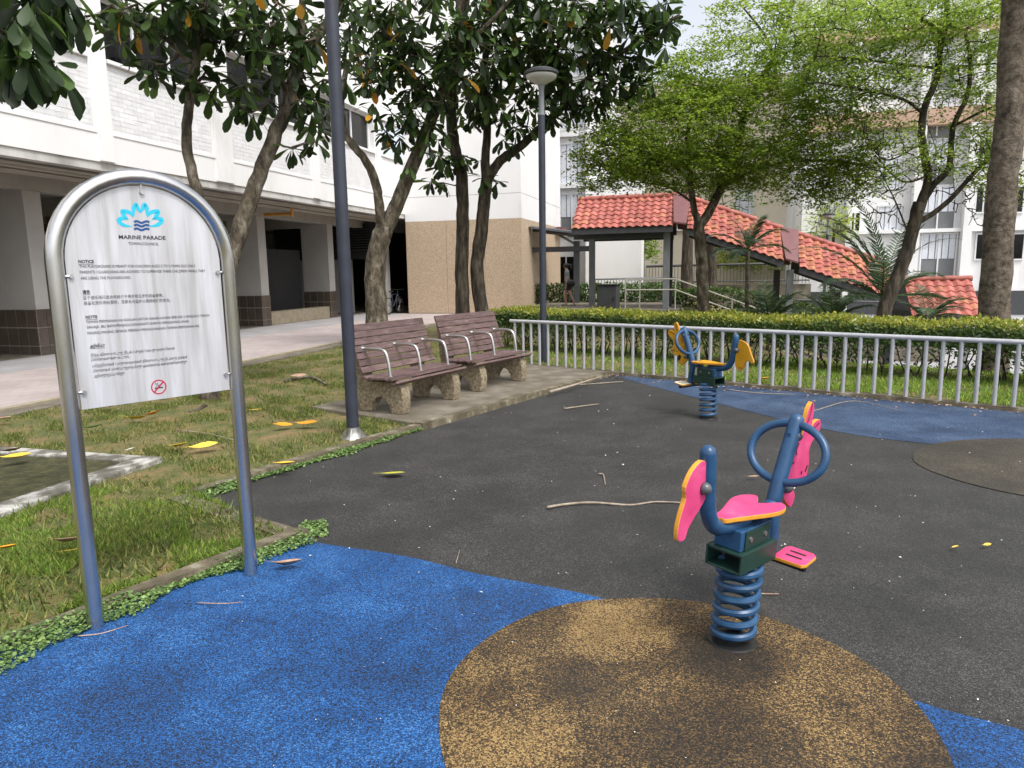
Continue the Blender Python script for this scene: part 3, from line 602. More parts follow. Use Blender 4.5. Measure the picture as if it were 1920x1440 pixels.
lettering('அறிவிப்பு', (325, 1055), (408, 1048), .0004, True, name='heading'); lettering('இந்த விளையாட்டுத் திடல் 2 முதல் 5 வயது வரையிலான', (330, 1108), (802, 1064)); lettering('பிள்ளைகளுக்கு மட்டுமே.', (332, 1132), (548, 1112)); lettering('பெற்றோர்கள் / பாதுகாவலர்கள் விளையாட்டுத் திடலைத் தங்கள்', (338, 1166), (872, 1114)); lettering('பிள்ளைகள் பயன்படுத்தும்போது அவர்களைக் கண்காணிக்குமாறு', (343, 1194), (870, 1140)); lettering('அறிவுறுத்தப்படுகிறது.', (348, 1224), (522, 1204))
def stroke(name, pts, wd, mat, closed=False):   # flat tapered brush stroke on the panel, in enlarged-view readings
    P = crom(np.array([cr(*p) for p in pts]), 6); n = len(P); W_ = np.interp(np.linspace(0, 1, n), np.linspace(0, 1, len(wd)), wd)*.00105
    T = np.gradient(P, axis=0); T /= np.linalg.norm(T, axis=1)[:, None]; N = np.stack([-T[:, 1], T[:, 0]], 1)
    A, C = P+N*W_[:, None], P-N*W_[:, None]; mb = MB()
    vs = [(p[0], YT, p[1]) for q in zip(A, C) for p in q]; mb.add(vs, [(2*i, 2*i+1, 2*i+3, 2*i+2) for i in range(n-1)]); return obj(name, mb, M[mat], pan)
mir = lambda pts: [(1214-x, y-(x-607)*.0) for x, y in pts]
ML = [(570, 312), (570, 275), (582, 250), (594, 272), (606, 296)]; UL = [(568, 322), (548, 296), (508, 290), (520, 318), (540, 336)]; LL = [(534, 332), (500, 330), (486, 342), (512, 366), (562, 374)]
for pts, wd in ((ML, [3, 9, 8, 8, 3]), (UL, [2, 8, 10, 8, 2]), (LL, [2, 9, 9, 8, 1])):
    stroke('logo_petal', pts, wd, 'cyan'); stroke('logo_petal', mir(pts), wd, 'cyan')
for y in (348, 368, 389): stroke('logo_wave', [(572, y+2), (586, y-4), (602, y+2), (616, y+6), (632, y), (645, y-3), (658, y+3)], [5]*7, 'navy')
c = cr(711, 1276); Rr = .0365
mb = MB(); vs = []
for k in range(40):
    a = 2*math.pi*k/40
    for r in (Rr, Rr*.84): vs.append((c[0]+r*math.cos(a), YT, c[1]+r*math.sin(a)))
mb.add(vs, [(2*k, 2*k+1, (2*k+3) % 80, (2*k+2) % 80) for k in range(40)])
d = np.array([.707, .707])*Rr*.86; n_ = np.array([-.707, .707])*.0035
mb.add([(c[0]+s*d[0]+t_*n_[0], YT-.0003, c[1]+s*d[1]+t_*n_[1]) for s, t_ in ((-1, -1), (1, -1), (1, 1), (-1, 1))], [(0, 1, 2, 3)]); obj('no_smoking_symbol', mb, M['red'], pan)
mb = MB(); mb.add([(c[0]+x*.001, YT+.0002, c[1]+z*.001) for x, z in ((-20, -7), (20, -7), (20, -1), (-20, -1))], [(0, 1, 2, 3)]); obj('cigarette', mb, M['ink'], pan)
for xo in (-12, -4):
    P = [(c[0]+(xo+4*math.sin(k*1.1))*.001, YT+.0002, c[1]+(3+k*3.6)*.001) for k in range(6)]
    mb = MB(); mb.add([q for p in P for q in (p, (p[0]+.003, p[1], p[2]))], [(2*k, 2*k+1, 2*k+3, 2*k+2) for k in range(5)]); obj('smoke', mb, M['ink'], pan)

# ================================================================== LAMP POSTS
def lamp(pos, h, r, label, flange, rtop=None, head=True):
    L = empty('lamp_post', pos, label=label, cat='lamp post')
    mb = MB(); mb.lathe([(r, .02), (r, .3), ((rtop or r), h-.75)], seg=20); obj('post', mb, M['post'], L, smooth='auto')
    if flange:
        mb = MB(); mb.lathe([(.17, 0), (.17, .022), (.1, .024), (r+.012, .05), (r+.004, .1), (r+.001, .14)], seg=24); obj('base_flange', mb, M['steel2'], L, smooth='auto')
        for k in range(4):
            a = R(45+90*k); mb = MB(); mb.lathe([(.014, 0), (.014, .03), (.006, .032), (.006, .05)], (.135*math.cos(a), .135*math.sin(a), .02), 6); obj('bolt', mb, M['steel2'], L)
            mb = MB(); u = np.array([math.cos(R(90*k)), math.sin(R(90*k)), 0]); n2 = np.array([-u[1], u[0], 0])*.005
            mb.prism([u*(r)+n2+ZV*.022, u*(.15)+n2+ZV*.022, u*(r)+n2+ZV*.13], -2*n2); obj('gusset', mb, M['steel2'], L)
    if head:
        mb = MB(); mb.lathe([((rtop or r)*1.05, h-.75), (.05, h-.7), (.045, h-.35), (.06, h-.27)], seg=20); obj('neck', mb, M['gsteel'], L, smooth='auto')
        mb = MB(); mb.lathe([(.06, h-.27), (.1, h-.245), (.2, h-.19), (.25, h-.15), (.26, h-.12)], seg=28); obj('diffuser', mb, M['white'], L, smooth='auto')
        mb = MB(); mb.lathe([(.265, h-.119), (.285, h-.1), (.285, h-.06), (.2, h-.02), (.05, h)], seg=28); obj('cap', mb, M['dsteel'], L, smooth='auto')
    return L
lamp(G(663, 826), 6.6, .061, 'tall dark post on a shiny bolted base flange, left of the benches', True)
lamp((.565, 12.47, .02), 4.95, .058, 'dark lamp post with disc head standing behind the railing', False)
def _small(L): L.scale = (.72, .72, 1); return L
LP3 = AT(1545, 560, 25)
_small(lamp((LP3[0], LP3[1], LOW), AT(1545, 398, 25)[2]-LOW, .07, 'thin black lamp post beyond the red tiled roof', False))

# ================================================================== BENCHES
SLAT = [(.045, .372, -32, .085), (.128, .408, -12, .085), (.215, .418, -2, .085), (.302, .416, 3, .085), (.389, .41, 5, .085), (.474, .411, 22, .08)]
bx, bz = .525, .455
for k in range(7): SLAT.append((bx+.036*k*.75, bz+.043+.079*k, 74 if k else 62, .077)); 
def bench(origin, az, label, paint=True):
    b = empty('park_bench', (*origin, .05), math.pi/2-az, label=label, cat='bench', group='slatted benches on the concrete pad')
    Ln = 1.40            # local x along bench, y towards the back
    for i, (d, z, tl, wd) in enumerate(SLAT):
        c, s = math.cos(R(tl)), math.sin(R(tl)); mb = MB()
        e = RNG.normal(0, .003)
        x0 = 0+e; ax = np.array([0, c, s]); an = np.array([0, -s, c])
        if i == len(SLAT)-1: wd = .088
        mb.box(np.array([x0, d, z])-ax*wd/2-an*.014, (Ln, 0, 0), ax*(wd-.004), an*.028); o = obj('slat', mb, M['slat'], b, bevel=.004)
    prof = [(.05, 0), (.21, 0), (.235, .09), (.29, .165), (.36, .19), (.43, .165), (.49, .09), (.51, 0), (.69, 0), (.70, .25), (.735, .55), (.77, .88), (.735, .9), (.70, .8), (.615, .52), (.56, .385), (.49, .37), (.30, .372), (.16, .37), (.08, .34), (.045, .30), (.025, .2), (.03, .1)]
    for x in (.12, 1.14):
        mb = MB(); mb.prism([(x, p[0], p[1]) for p in prof], (.14, 0, 0)); obj('concrete_support', mb, M['aggr'], b, bevel=.012)
    for x in (.13, .70, 1.27):
        d0, z0 = .60, .735
        P = crom([(x, d0, z0), (x, .45, z0+.005), (x, .33, z0), (x, .265, z0-.03), (x, .235, z0-.11), (x, .215, z0-.22), (x, .205, .425)], 5)
        mb = MB(); mb.tube(P, .019, 10); obj('armrest', mb, M['steel2'], b, smooth='auto')
        mb = MB(); mb.tube([(x, d0+.012, z0), (x, d0-.016, z0)], .042, 14); obj('flange', mb, M['steel2'], b, smooth='auto')
        mb = MB(); mb.tube([(x, .205, .424), (x, .205, .436)], .038, 14); obj('flange', mb, M['steel2'], b, smooth='auto')
    return b
bench((-1.27, 7.77), R(30), 'brown slatted bench with steel arms, behind the dark lamp post')
b2 = bench((-.45, 9.24), R(33), 'brown slatted bench beside the railing, the farther one, pale scratched mark on its back')
mb = MB()
for k in range(9):
    a = RNG.uniform(-.05, .05, 2); mb.box((1.02+a[0], .672+.018*a[1]*3, .86+a[1]*.4), (.03, .004, .012*RNG.uniform(-1, 1)), (0, -.004, 0), (0, .002, .006))
obj('paint_mark', mb, M['petal'], b2)

# ================================================================== SPRING RIDERS
def rider(pos, az, face, edge, footm, label, tilt=0, tail=None, seat_yaw=0):
    r = empty('spring_rider', (pos[0], pos[1], 0), math.pi/2-az, label=label, cat='spring rider', group='spring riders on the rubber floor')
    r.rotation_euler = (0, 0, math.pi/2-az)
    mb = MB(); mb.lathe([(.108, .004), (.104, .012), (.085, .018), (.02, .019)], seg=24); obj('base_plate', mb, M['blackp'], r, smooth='auto')
    n = 150; P = [(.086*math.cos(t), .086*math.sin(t), z) for t, z in zip(np.linspace(0, 2*math.pi*6.4, n), np.linspace(.03, .395, n))]
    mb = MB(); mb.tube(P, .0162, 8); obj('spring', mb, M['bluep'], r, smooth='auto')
    # housing: open channel below, plates above
    h = MB(); h.bbox(-.15, .15, -.085, -.075, .385, .475); h.bbox(-.15, .15, .075, .085, .385, .475); h.bbox(-.15, .15, -.075, .075, .462, .4745); h.bbox(-.15, .15, -.075, .075, .385, .395)
    hs_ = obj('housing', h, M['green'], r, bevel=.003)
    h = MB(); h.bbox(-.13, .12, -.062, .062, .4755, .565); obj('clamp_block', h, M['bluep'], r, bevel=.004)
    for y in (-.0655, .0655):
        h = MB(); h.bbox(-.1, .1, y-.003, y+.003, .476, .56); obj('side_plate', h, M['green'], r, bevel=.002)
        for x in (-.06, .06):
            h = MB(); h.tube([(x, y-.008, .52), (x, y+.008, .52)], .011, 8); obj('bolt', h, M['steel2'], r, smooth='auto')
    # posts
    mb = MB(); mb.tube(crom([(.0, 0, .575), (-.16, 0, .578), (-.245, 0, .60), (-.295, 0, .66), (-.318, 0, .74), (-.345, 0, .925)], 6), .033, 14, round_end=True); obj('rear_post', mb, M['bluep'], r, smooth='auto')
    mb = MB(); mb.tube(crom([(.265, 0, .335), (.252, 0, .46), (.24, 0, .56), (.265, 0, .68), (.375, 0, .965)], 6), .034, 14, round_end=True); obj('front_post', mb, M['bluep'], r, smooth='auto')
    mb = MB(); mb.tube([(.1, 0, .575), (.245, 0, .575)], .027, 12); mb.tube([(.2, 0, .578), (.262, 0, .60)], .036, 12); obj('cross_bar', mb, M['bluep'], r, smooth='auto')
    pa = np.array([.11, 0, .285]); pa /= np.linalg.norm(pa); ctr = np.array([.318, 0, .825])
    mb = MB(); mb.ring(ctr, np.array([0, 1, 0])*.175, pa*.137, .019, 44, 10); obj('ring_handle', mb, M['bluep'], r, smooth=True)
    # boards in the middle plane
    hd = [(345, 140), (372, 170), (390, 230), (402, 290), (440, 330), (490, 420), (515, 500), (522, 570), (482, 622), (432, 652), (408, 600), (436, 552), (408, 526), (380, 535), (340, 542), (314, 522), (304, 450), (318, 390), (296, 345), (246, 312), (228, 272), (246, 240), (300, 248), (322, 262), (318, 190), (326, 150)]
    H = crom([(.27+(560-cx)/6*.0062, .58+(620-cy)/6*.0058) for cx, cy in hd]+[(.27+(560-345)/6*.0062, .58+(620-140)/6*.0058)], 3)[:-1]
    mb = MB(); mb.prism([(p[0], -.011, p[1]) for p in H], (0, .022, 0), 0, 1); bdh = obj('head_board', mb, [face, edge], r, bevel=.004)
    # engraved lines: eye, mouth, ear folds
    def groove(board, pts, wd=.006):
        P = crom([(.27+(560-cx)/6*.0062, .58+(620-cy)/6*.0061) for cx, cy in pts], 4); T = np.gradient(P, axis=0); T /= np.linalg.norm(T, axis=1)[:, None]; N = np.stack([-T[:, 1], T[:, 0]], 1)*wd/2
        for y in (-.0122, .0122):
            m_ = MB(); vs = [(q[0], y, q[1]) for a, b_ in zip(P+N, P-N) for q in (a, b_)]; m_.add(vs, [(2*i, 2*i+1, 2*i+3, 2*i+2) for i in range(len(P)-1)]); obj('engraved_line', m_, M['blackp'], board)
    groove(bdh, [(250, 275), (290, 290), (330, 305)]); groove(bdh, [(345, 165), (352, 215), (372, 260)]); groove(bdh, [(322, 470), (328, 485), (336, 496)], .012); groove(bdh, [(372, 488), (374, 502)], .012); groove(bdh, [(430, 345), (450, 375), (440, 400)], .007); groove(bdh, [(455, 430), (480, 440), (490, 470)], .007)
    tl = [(1140, 355), (1195, 370), (1240, 415), (1268, 490), (1300, 565), (1300, 590), (1280, 600), (1252, 572), (1222, 585), (1202, 625), (1188, 662), (1155, 682), (1112, 662), (1096, 610), (1104, 500), (1122, 420)]
    T_ = crom([(-.352-(cx-1100)/6*.0068, .90-(cy-355)/6*.0058) for cx, cy in tl]+[(-.352-40/6*.0068, .90)], 3)[:-1]
    if tail: T_ = crom([(-.345-d_*1.1, z_) for d_, z_ in tail]+[(-.345-tail[0][0]*1.1, tail[0][1])], 3)[:-1]
    mb = MB(); mb.prism([(p[0], -.011, p[1]) for p in T_], (0, .022, 0), 0, 1); bdt = obj('tail_board', mb, [face, edge], r, bevel=.004)
    for k in range(3):
        m_ = MB(); x = -.352-(1150+k*14-1100)/6*.0068
        for y in (-.0122, .0122): m_.add([(x, y, .60), (x+.004, y, .60), (x+.004, y, .618), (x, y, .618)], [(0, 1, 2, 3)])
        if not tail: obj('engraved_line', m_, M['blackp'], bdt)
    for (x, z) in ((-.37, .79), (.36, .90), (.325, .66)):
        for y in (-1, 1):
            m_ = MB(); m_.tube([(x, y*.011, z), (x, y*.02, z), (x, y*.032, z), (x, y*.04, z), (x, y*.043, z)], [.026, .026, .021, .012, .004], 14); obj('bolt_cap', m_, M['cap'], r, smooth=True)
        m_ = MB(); m_.bbox(min(x, x*.87), max(x, x*.87), -.0095, .0095, z-.018, z+.018); obj('bracket', m_, M['bluep'], r)
    # heart shaped seat
    half = [(-.215, 0), (-.205, .03), (-.14, .045), (-.06, .07), (.02, .098), (.09, .112), (.155, .102), (.19, .072), (.185, .048), (.12, .012), (.105, 0)]
    S_ = crom(half, 3); out_ = [tuple(p) for p in S_]+[(p[0], -p[1]) for p in S_[1:-1][::-1]]
    mb = MB(); mb.prism([(p[0], p[1], .607+.03*max(0, -p[0]-.1)) for p in out_], (0, 0, .022), 0, 1); obj('seat', mb, [face, edge], r, bevel=.005).rotation_euler = (0, 0, seat_yaw)
    for y in (-1, 1):
        o_ = [(.215, .035), (.33, .04), (.35, .06), (.35, .165), (.33, .185), (.24, .185), (.22, .17)]
        mb = MB(); mb.prism([(p[0], y*p[1], .345+(p[0]-.2)*.15) for p in o_], (0, 0, .018), 0, 1); fr = obj('foot_plate', mb, [footm, edge], r, bevel=.004)
        for x in (.26, .30):
            m_ = MB(); m_.add([(x, y*.075, .3645+(x-.2)*.15), (x+.012, y*.075, .3645+(x-.188)*.15), (x+.012, y*.15, .3645+(x-.188)*.15), (x, y*.15, .3645+(x-.2)*.15)], [(0, 1, 2, 3)]); obj('slot', m_, M['blackp'], fr)
    mb = MB(); mb.tube([(.265, -.17, .336), (.265, .17, .336)], .017, 10); obj('foot_bar', mb, M['blackp'], r, smooth='auto')
    if tilt:
        va = Matrix.Rotation(tilt, 4, Vector((math.sin(R(18)), math.cos(R(18)), 0))); rz = Matrix.Rotation(math.pi/2-az, 4, 'Z'); T_l = rz.inverted() @ va @ rz
        for ch in r.children:
            if not ch.name.startswith('base_plate'): ch.matrix_local = T_l @ ch.matrix_local
    return r
r1 = rider(RID1, R(48), M['pink'], M['ycore'], M['pink'], 'pink and blue spring rider on coil spring over the brown rubber disc', R(3.6), [(0, .88), (.045, .905), (.1, .875), (.135, .815), (.128, .77), (.148, .71), (.16, .65), (.152, .605), (.112, .60), (.095, .64), (.06, .68), (.02, .72), (0, .76)], -R(34))
r2 = rider(RID2, R(-34), M['yel'], M['dyel'], M['cream'], 'yellow and blue spring rider on coil spring near the railing')
# ================================================================== TREES
def proj(P):
    d = np.asarray(P)-CPOS; f = d@FWD; return 960+FPX*(d@RGT)/f, 720-FPX*(d@UPV)/f, f
def frames(X, N):      # leaf matrices from direction X and approximate normal N
    X = X/np.linalg.norm(X, axis=1)[:, None]; Yv = np.cross(N, X); Yv /= (np.linalg.norm(Yv, axis=1)[:, None]+1e-9); Zv = np.cross(X, Yv)
    return X, Yv, Zv
def mats(P, X, N, S):
    X, Yv, Zv = frames(X, N); n = len(P); Mx = np.zeros((n, 4, 4)); Mx[:, :3, 0] = X*S[:, None]; Mx[:, :3, 1] = Yv*S[:, None]; Mx[:, :3, 2] = Zv*S[:, None]; Mx[:, :3, 3] = P; Mx[:, 3, 3] = 1; return Mx
st = [(0, .012), (.22, .045), (.5, .12), (.75, .175), (.92, .125), (1.0, .02)]
LV = []; 
for x, w_ in st: LV += [(x, -w_, .16*w_-.22*x*x), (x, 0, -.22*x*x), (x, w_, .16*w_-.22*x*x)]
LF = [(3*i+j, 3*i+3+j, 3*i+4+j, 3*i+1+j) for i in range(len(st)-1) for j in (0, 1)]
LV = np.array(LV); LF = np.array(LF)
leaf_me = npmesh('leaf', LV, LF); leaf_me.materials.append(M['bigleaf'])
leaf_old = npmesh('leaf', LV*[1, 1.1, 1.8], LF); leaf_old.materials.append(M['oldleaf'])
for m_ in (leaf_me, leaf_old): m_.polygons.foreach_set('use_smooth', [True]*len(LF))
def blob_points(blobs, sep, n_try=4000):
    """points spread through ellipsoids; a blob = (u, v, Y, ru, rv, rdepth, count)"""
    out = []
    for (u, v, Yd, ru, rv, rd, n) in blobs:
        c = AT(u, v, Yd); k = Yd/FPX
        q = RNG.normal(size=(n*3, 3)); q /= np.linalg.norm(q, axis=1)[:, None]; q *= RNG.uniform(.25, 1, (n*3, 1))**.5
        P = c+q[:, :1]*RGT*ru*k+q[:, 1:2]*np.array([0, 1, 0])*rd+q[:, 2:]*ZV*rv*k
        if not sep: out += list(P[:n]); continue
        keep = []
        for p in P:
            if not keep or np.min(np.sum((np.array(keep)-p)**2, axis=1)) > sep*sep: keep.append(p)
            if len(keep) >= n: break
        out += keep
    return np.array(out)
def skeleton(limbs):
    """limbs = [(points[(u,v,Y)], r0, r1)] -> mesh builder and sample points"""
    mb = MB(); S = []
    for pts, r0, r1 in limbs:
        P = crom([AT(*p) if len(p) == 3 else np.asarray(p[1]) for p in pts], 5); n = len(P)
        P[1:-1] += RNG.normal(0, min(r0*.06, .006), (n-2, 3)); rr = np.linspace(r0, r1, n)*(1+RNG.normal(0, .02, n))
        mb.tube(P, rr, 12 if r0 > .06 else 7); S += list(P[n//4:])
    return mb, np.array(S)
def tree_thing(name, base, label, cat='tree', group=None): return empty(name, base, label=label, cat=cat, group=group)
def shift(mb, o):
    o = np.asarray(o); mb.v = [(p[0]-o[0], p[1]-o[1], p[2]-o[2]) for p in mb.v]; return mb
def twigs(mb, S, P, r=.008, sag=.06):
    S = list(S); near = [min(np.sum((np.array(S)-p)**2, axis=1)) for p in P]
    for p in P[np.argsort(near)]:            # nearest first, so that later twigs branch off earlier ones
        A_ = np.array(S); d = np.sum((A_-p)**2, axis=1)+np.where(A_[:, 2] > p[2]+.2, .6, 0); a = S[int(np.argmin(d))]
        if np.linalg.norm(a-p) < .08: continue
        m_ = (a+p)/2+RNG.normal(0, .05, 3)*np.linalg.norm(a-p)-ZV*sag*np.linalg.norm(a-p)
        mb.tube([a, m_, p], [r*1.8, r*1.3, r], 4, caps=False); S += [m_, p]
def big_leaf_tree(label, base, limbs, blobs, L=.25, bark='bark', nobj=300, per=(7, 11), old=.02, group=None, kink=.25, twr=.011, mul=1.0, dr=(-1.15, .35)):
    t = tree_thing('broadleaf_tree', base, label, group=group); bp = np.asarray(t.location)
    mb, S = skeleton(limbs); tr = obj('trunk', shift(mb, bp), M[bark], t, smooth=True)
    P = blob_points([(*q[:6], int(q[6]*mul)) for q in blobs], .15)
    tw = MB(); twigs(tw, S, P, twr); tag(obj('twigs', shift(tw, bp), M[bark], t, smooth=True), kind='stuff')
    pos, X, N, Sz = [], [], [], []
    for p in P:
        ax = np.array([RNG.normal(0, .35), RNG.normal(0, .35), 1.0]); n = RNG.integers(*per); ph = RNG.uniform(0, 6.28)
        u = np.cross(ax, [1, 0, .01]); u /= np.linalg.norm(u); w_ = np.cross(ax/np.linalg.norm(ax), u)
        for k in range(n):
            a = ph+k*2.4; el = RNG.uniform(*dr); d = math.cos(a)*u+math.sin(a)*w_; d = d*math.cos(el)+ZV*math.sin(el)*1.0
            d += RNG.normal(0, .12, 3); pos.append(p+d*.03+RNG.normal(0, .012, 3)); X.append(d); N.append(ZV*.9+RNG.normal(0, kink, 3)); Sz.append(L*RNG.uniform(.6, 1.15))
    pos, X, N, Sz = (np.array(a) for a in (pos, X, N, Sz)); Mx = mats(pos, X, N, Sz); Mx[:, :3, 3] -= bp
    u, v, f = proj(pos); inn = (u > -40) & (u < 1960) & (v > -60) & (v < 1440) & (f > .3)
    score = np.where(inn, Sz/f, 0); order = np.argsort(-score*RNG.uniform(.85, 1.15, len(score))); pick = order[:nobj]; pick = pick[score[pick] > 0]
    rest = np.setdiff1d(np.arange(len(pos)), pick)
    V, Fc = inst(LV, LF, Mx[rest]); cm = npmesh('crown', V, Fc); cm.polygons.foreach_set('use_smooth', [True]*len(Fc))
    cr_ = tag(obj('crown', cm, M['bigleaf'], t), kind='stuff')
    for i in pick:
        me_ = leaf_old if RNG.random() < old else leaf_me
        o = bpy.data.objects.new('leaf', me_); COL.objects.link(o); o.parent = cr_; o.matrix_local = Matrix(Mx[i].tolist())
    return t, S
# tree behind the notice board
YC = 9.3
limC = [([(392, 762, 9.25), (398, 660, 9.25), (424, 515, 9.3), (455, 420, 9.4), (480, 345, 9.5), (512, 262, 9.6), (540, 195, 9.7), (552, 140, 9.8)], .125, .08),
        ([(391, 760, 9.3), (388, 640, 9.2), (382, 500, 9.15), (377, 395, 9.1), (360, 325, 9.1), (349, 262, 9.1), (355, 190, 9.1), (368, 120, 9.1), (376, 50, 9.1), (388, -40, 9.1)], .08, .045),
        ([(550, 150, 9.8), (556, 100, 9.8), (565, 40, 9.8), (570, -60, 9.8)], .07, .04), ([(548, 155, 9.8), (578, 95, 9.9), (612, 45, 10), (650, -10, 10.1), (690, -70, 10.2)], .075, .04),
        ([(540, 175, 9.7), (510, 120, 9.6), (475, 75, 9.5), (440, 40, 9.4)], .045, .025), ([(366, 140, 9.1), (330, 90, 9.0), (290, 60, 8.9), (240, 40, 8.8)], .035, .02)]
blC = [(300, 20, 8.9, 100, 50, .8, 26), (440, 20, 9.2, 110, 60, .9, 34), (560, 10, 9.8, 110, 70, 1, 36), (500, 110, 9.5, 80, 45, .7, 20), (290, 130, 8.9, 30, 25, .3, 6), (385, 140, 9.1, 40, 40, .3, 8), (600, 120, 9.9, 60, 60, .6, 16),
       (470, 190, 9.5, 45, 30, .4, 8), (590, 215, 9.8, 45, 40, .4, 8), (600, 270, 9.9, 18, 20, .2, 2), (545, 268, 9.6, 14, 14, .2, 2), (220, 40, 8.8, 50, 30, .5, 8), (600, 310, 9.9, 14, 10, .2, 1), (400, -90, 9.3, 260, 60, 1.6, 40)]
big_leaf_tree('forked broadleaf tree with two bare stems behind the notice board', (-4.05, 9.25, .03), limC, blC, .30, old=.03, mul=.78, group='broadleaf trees by the block')
# tree behind the first bench
limA = [([(712, 668, 15.3), (706, 590, 15.3), (703, 510, 15.3), (712, 455, 15.3), (722, 425, 15.3)], .255, .19),
        ([(718, 432, 15.3), (712, 395, 15.2), (706, 350, 15.1), (690, 308, 15.0), (662, 272, 14.9), (645, 245, 14.8), (640, 190, 14.7), (650, 120, 14.7)], .11, .05),
        ([(722, 430, 15.3), (738, 398, 15.3), (760, 345, 15.3), (790, 270, 15.3), (815, 208, 15.3), (838, 155, 15.2), (852, 105, 15.1), (862, 40, 15.0), (860, -60, 15)], .165, .08),
        ([(815, 208, 15.3), (790, 160, 15.0), (750, 110, 14.7), (720, 50, 14.5)], .05, .03), ([(842, 140, 15.2), (880, 80, 15), (930, 30, 14.8), (980, -30, 14.6)], .06, .03)]
blA = [(700, 60, 14.6, 75, 60, 1, 30), (800, 40, 14.8, 110, 70, 1.2, 46), (760, 130, 14.8, 60, 40, .8, 16), (700, 130, 14.7, 50, 40, .6, 12), (790, 205, 15, 55, 45, .7, 18), (720, 215, 14.8, 30, 40, .4, 6), (800, 262, 15, 45, 30, .5, 8), (870, 110, 15, 70, 60, .9, 26),
       (740, 260, 15, 20, 18, .3, 3), (760, 320, 15, 14, 12, .2, 1), (770, 160, 15, 50, 30, .5, 8), (820, -70, 14.8, 200, 50, 1.8, 40)]
big_leaf_tree('stout broadleaf tree dividing into a wide fork behind the nearer bench', (-2.85, 15.35, .03), limA, blA, .34, old=.05, mul=1.0, group='broadleaf trees by the block')
# twin trunks behind the second bench
limB = [([(868, 648, 16.9), (867, 560, 16.9), (866, 500, 16.9), (868, 420, 16.9), (865, 330, 16.8), (851, 268, 16.7), (846, 200, 16.6), (852, 120, 16.5), (870, 20, 16.4), (880, -60, 16.4)], .175, .09),
        ([(906, 648, 16.9), (903, 585, 16.9), (894, 505, 16.9), (903, 433, 16.8), (907, 385, 16.8), (914, 332, 16.7)], .175, .135),
        ([(912, 340, 16.7), (910, 300, 16.6), (914, 245, 16.6), (908, 160, 16.5), (915, 60, 16.4), (930, -50, 16.4)], .11, .06),
        ([(914, 335, 16.7), (938, 302, 16.6), (975, 275, 16.4), (1015, 238, 16.2), (1060, 195, 16), (1110, 140, 15.8), (1190, 82, 15.5), (1275, 28, 15.2)], .12, .035),
        ([(1060, 195, 16), (1040, 120, 15.8), (1060, 50, 15.6), (1090, -40, 15.5)], .06, .03)]
blB = [(960, 50, 16, 90, 70, 1.2, 44), (1060, 50, 15.7, 100, 70, 1.2, 50), (1160, 50, 15.4, 80, 60, 1, 34), (1240, 40, 15.2, 45, 40, .8, 14), (990, 140, 16, 70, 50, .9, 26), (1090, 140, 15.7, 70, 55, .9, 28), (1180, 140, 15.4, 50, 40, .7, 14), (940, 190, 16.3, 50, 50, .6, 14), (1020, 205, 16, 60, 35, .6, 12), (1100, 205, 15.8, 40, 30, .5, 8),
       (880, 180, 16.5, 50, 50, .7, 16), (960, 255, 16.4, 40, 25, .4, 6), (870, 310, 16.7, 50, 20, .4, 7), (820, 335, 16.7, 22, 16, .3, 3), (920, 330, 16.6, 24, 14, .3, 3), (830, 300, 16.6, 22, 20, .3, 3), (1060, -70, 15.8, 240, 50, 2, 50), (900, 90, 16.3, 70, 50, .8, 20)]
big_leaf_tree('twin trunked broadleaf tree wrapped by vines behind the farther bench', (-1.1, 16.9, .03), limB, blB, .36, bark='barkd', old=.04, mul=1.1, group='broadleaf trees by the block')
# near tree whose leaves hang into the top left corner
limN = [([('w', (-4.9, 4.7, 0)), ('w', (-4.85, 4.7, 1.2)), ('w', (-4.7, 4.65, 2.4)), ('w', (-4.4, 4.55, 3.2)), ('w', (-3.9, 4.4, 3.75))], .13, .06),
        ([('w', (-4.45, 4.57, 3.1)), ('w', (-3.8, 4.3, 3.15)), ('w', (-3.35, 4.05, 3.05)), ('w', (-3.0, 3.98, 2.92))], .045, .028), ([('w', (-4.2, 4.5, 3.5)), ('w', (-3.5, 4.2, 3.6)), ('w', (-2.9, 4.0, 3.45))], .04, .02)]
blN = [(5, 112, 4.0, 16, 8, .12, 3), (72, 112, 4.0, 20, 8, .12, 4), (30, 60, 4.0, 40, 30, .25, 6), (85, 20, 4.1, 22, 25, .2, 4), (20, -40, 4.1, 90, 50, .4, 14), (-60, 40, 4.2, 50, 60, .3, 8)]
big_leaf_tree('near broadleaf tree whose dark leaves hang into the top left corner', (-4.9, 4.7, .02), limN, blN, .23, old=0, mul=1.0, dr=(-1.5, -.35), per=(8, 12), group='broadleaf trees by the block', twr=.008)

# ---- fine leaved trees
fv = np.array([[0, 0, 0], [.45, .30, .04], [1, 0, 0], [.45, -.30, .04]]); ff = np.array([[0, 1, 2, 3]])
def sprays(P, n_leaf, length, leaf, droop=.15):
    """flat layered sprays of leaflets"""
    pos, X, N, S = [], [], [], []
    k = len(P); a = RNG.uniform(0, 2*math.pi, k); d = np.stack([np.cos(a), np.sin(a), RNG.normal(-.05, .25, k)], 1); sd_ = np.stack([-np.sin(a), np.cos(a), RNG.normal(0, .2, k)], 1)
    for j in range(n_leaf):
        t = (j+.5)/n_leaf*length*RNG.uniform(.8, 1.1, k); side = np.where(RNG.random(k) < .5, -1, 1)
        p = P+d*t[:, None]-ZV*(droop*t*t/length)[:, None]+sd_*(side*RNG.uniform(0, .06, k))[:, None]+RNG.normal(0, .015, (k, 3))
        pos.append(p); X.append(d*.5+sd_*side[:, None]+RNG.normal(0, .3, (k, 3))); N.append(ZV+RNG.normal(0, .45, (k, 3))); S.append(leaf*RNG.uniform(.6, 1.3, k))
    return mats(np.concatenate(pos), np.concatenate(X), np.concatenate(N), np.concatenate(S))
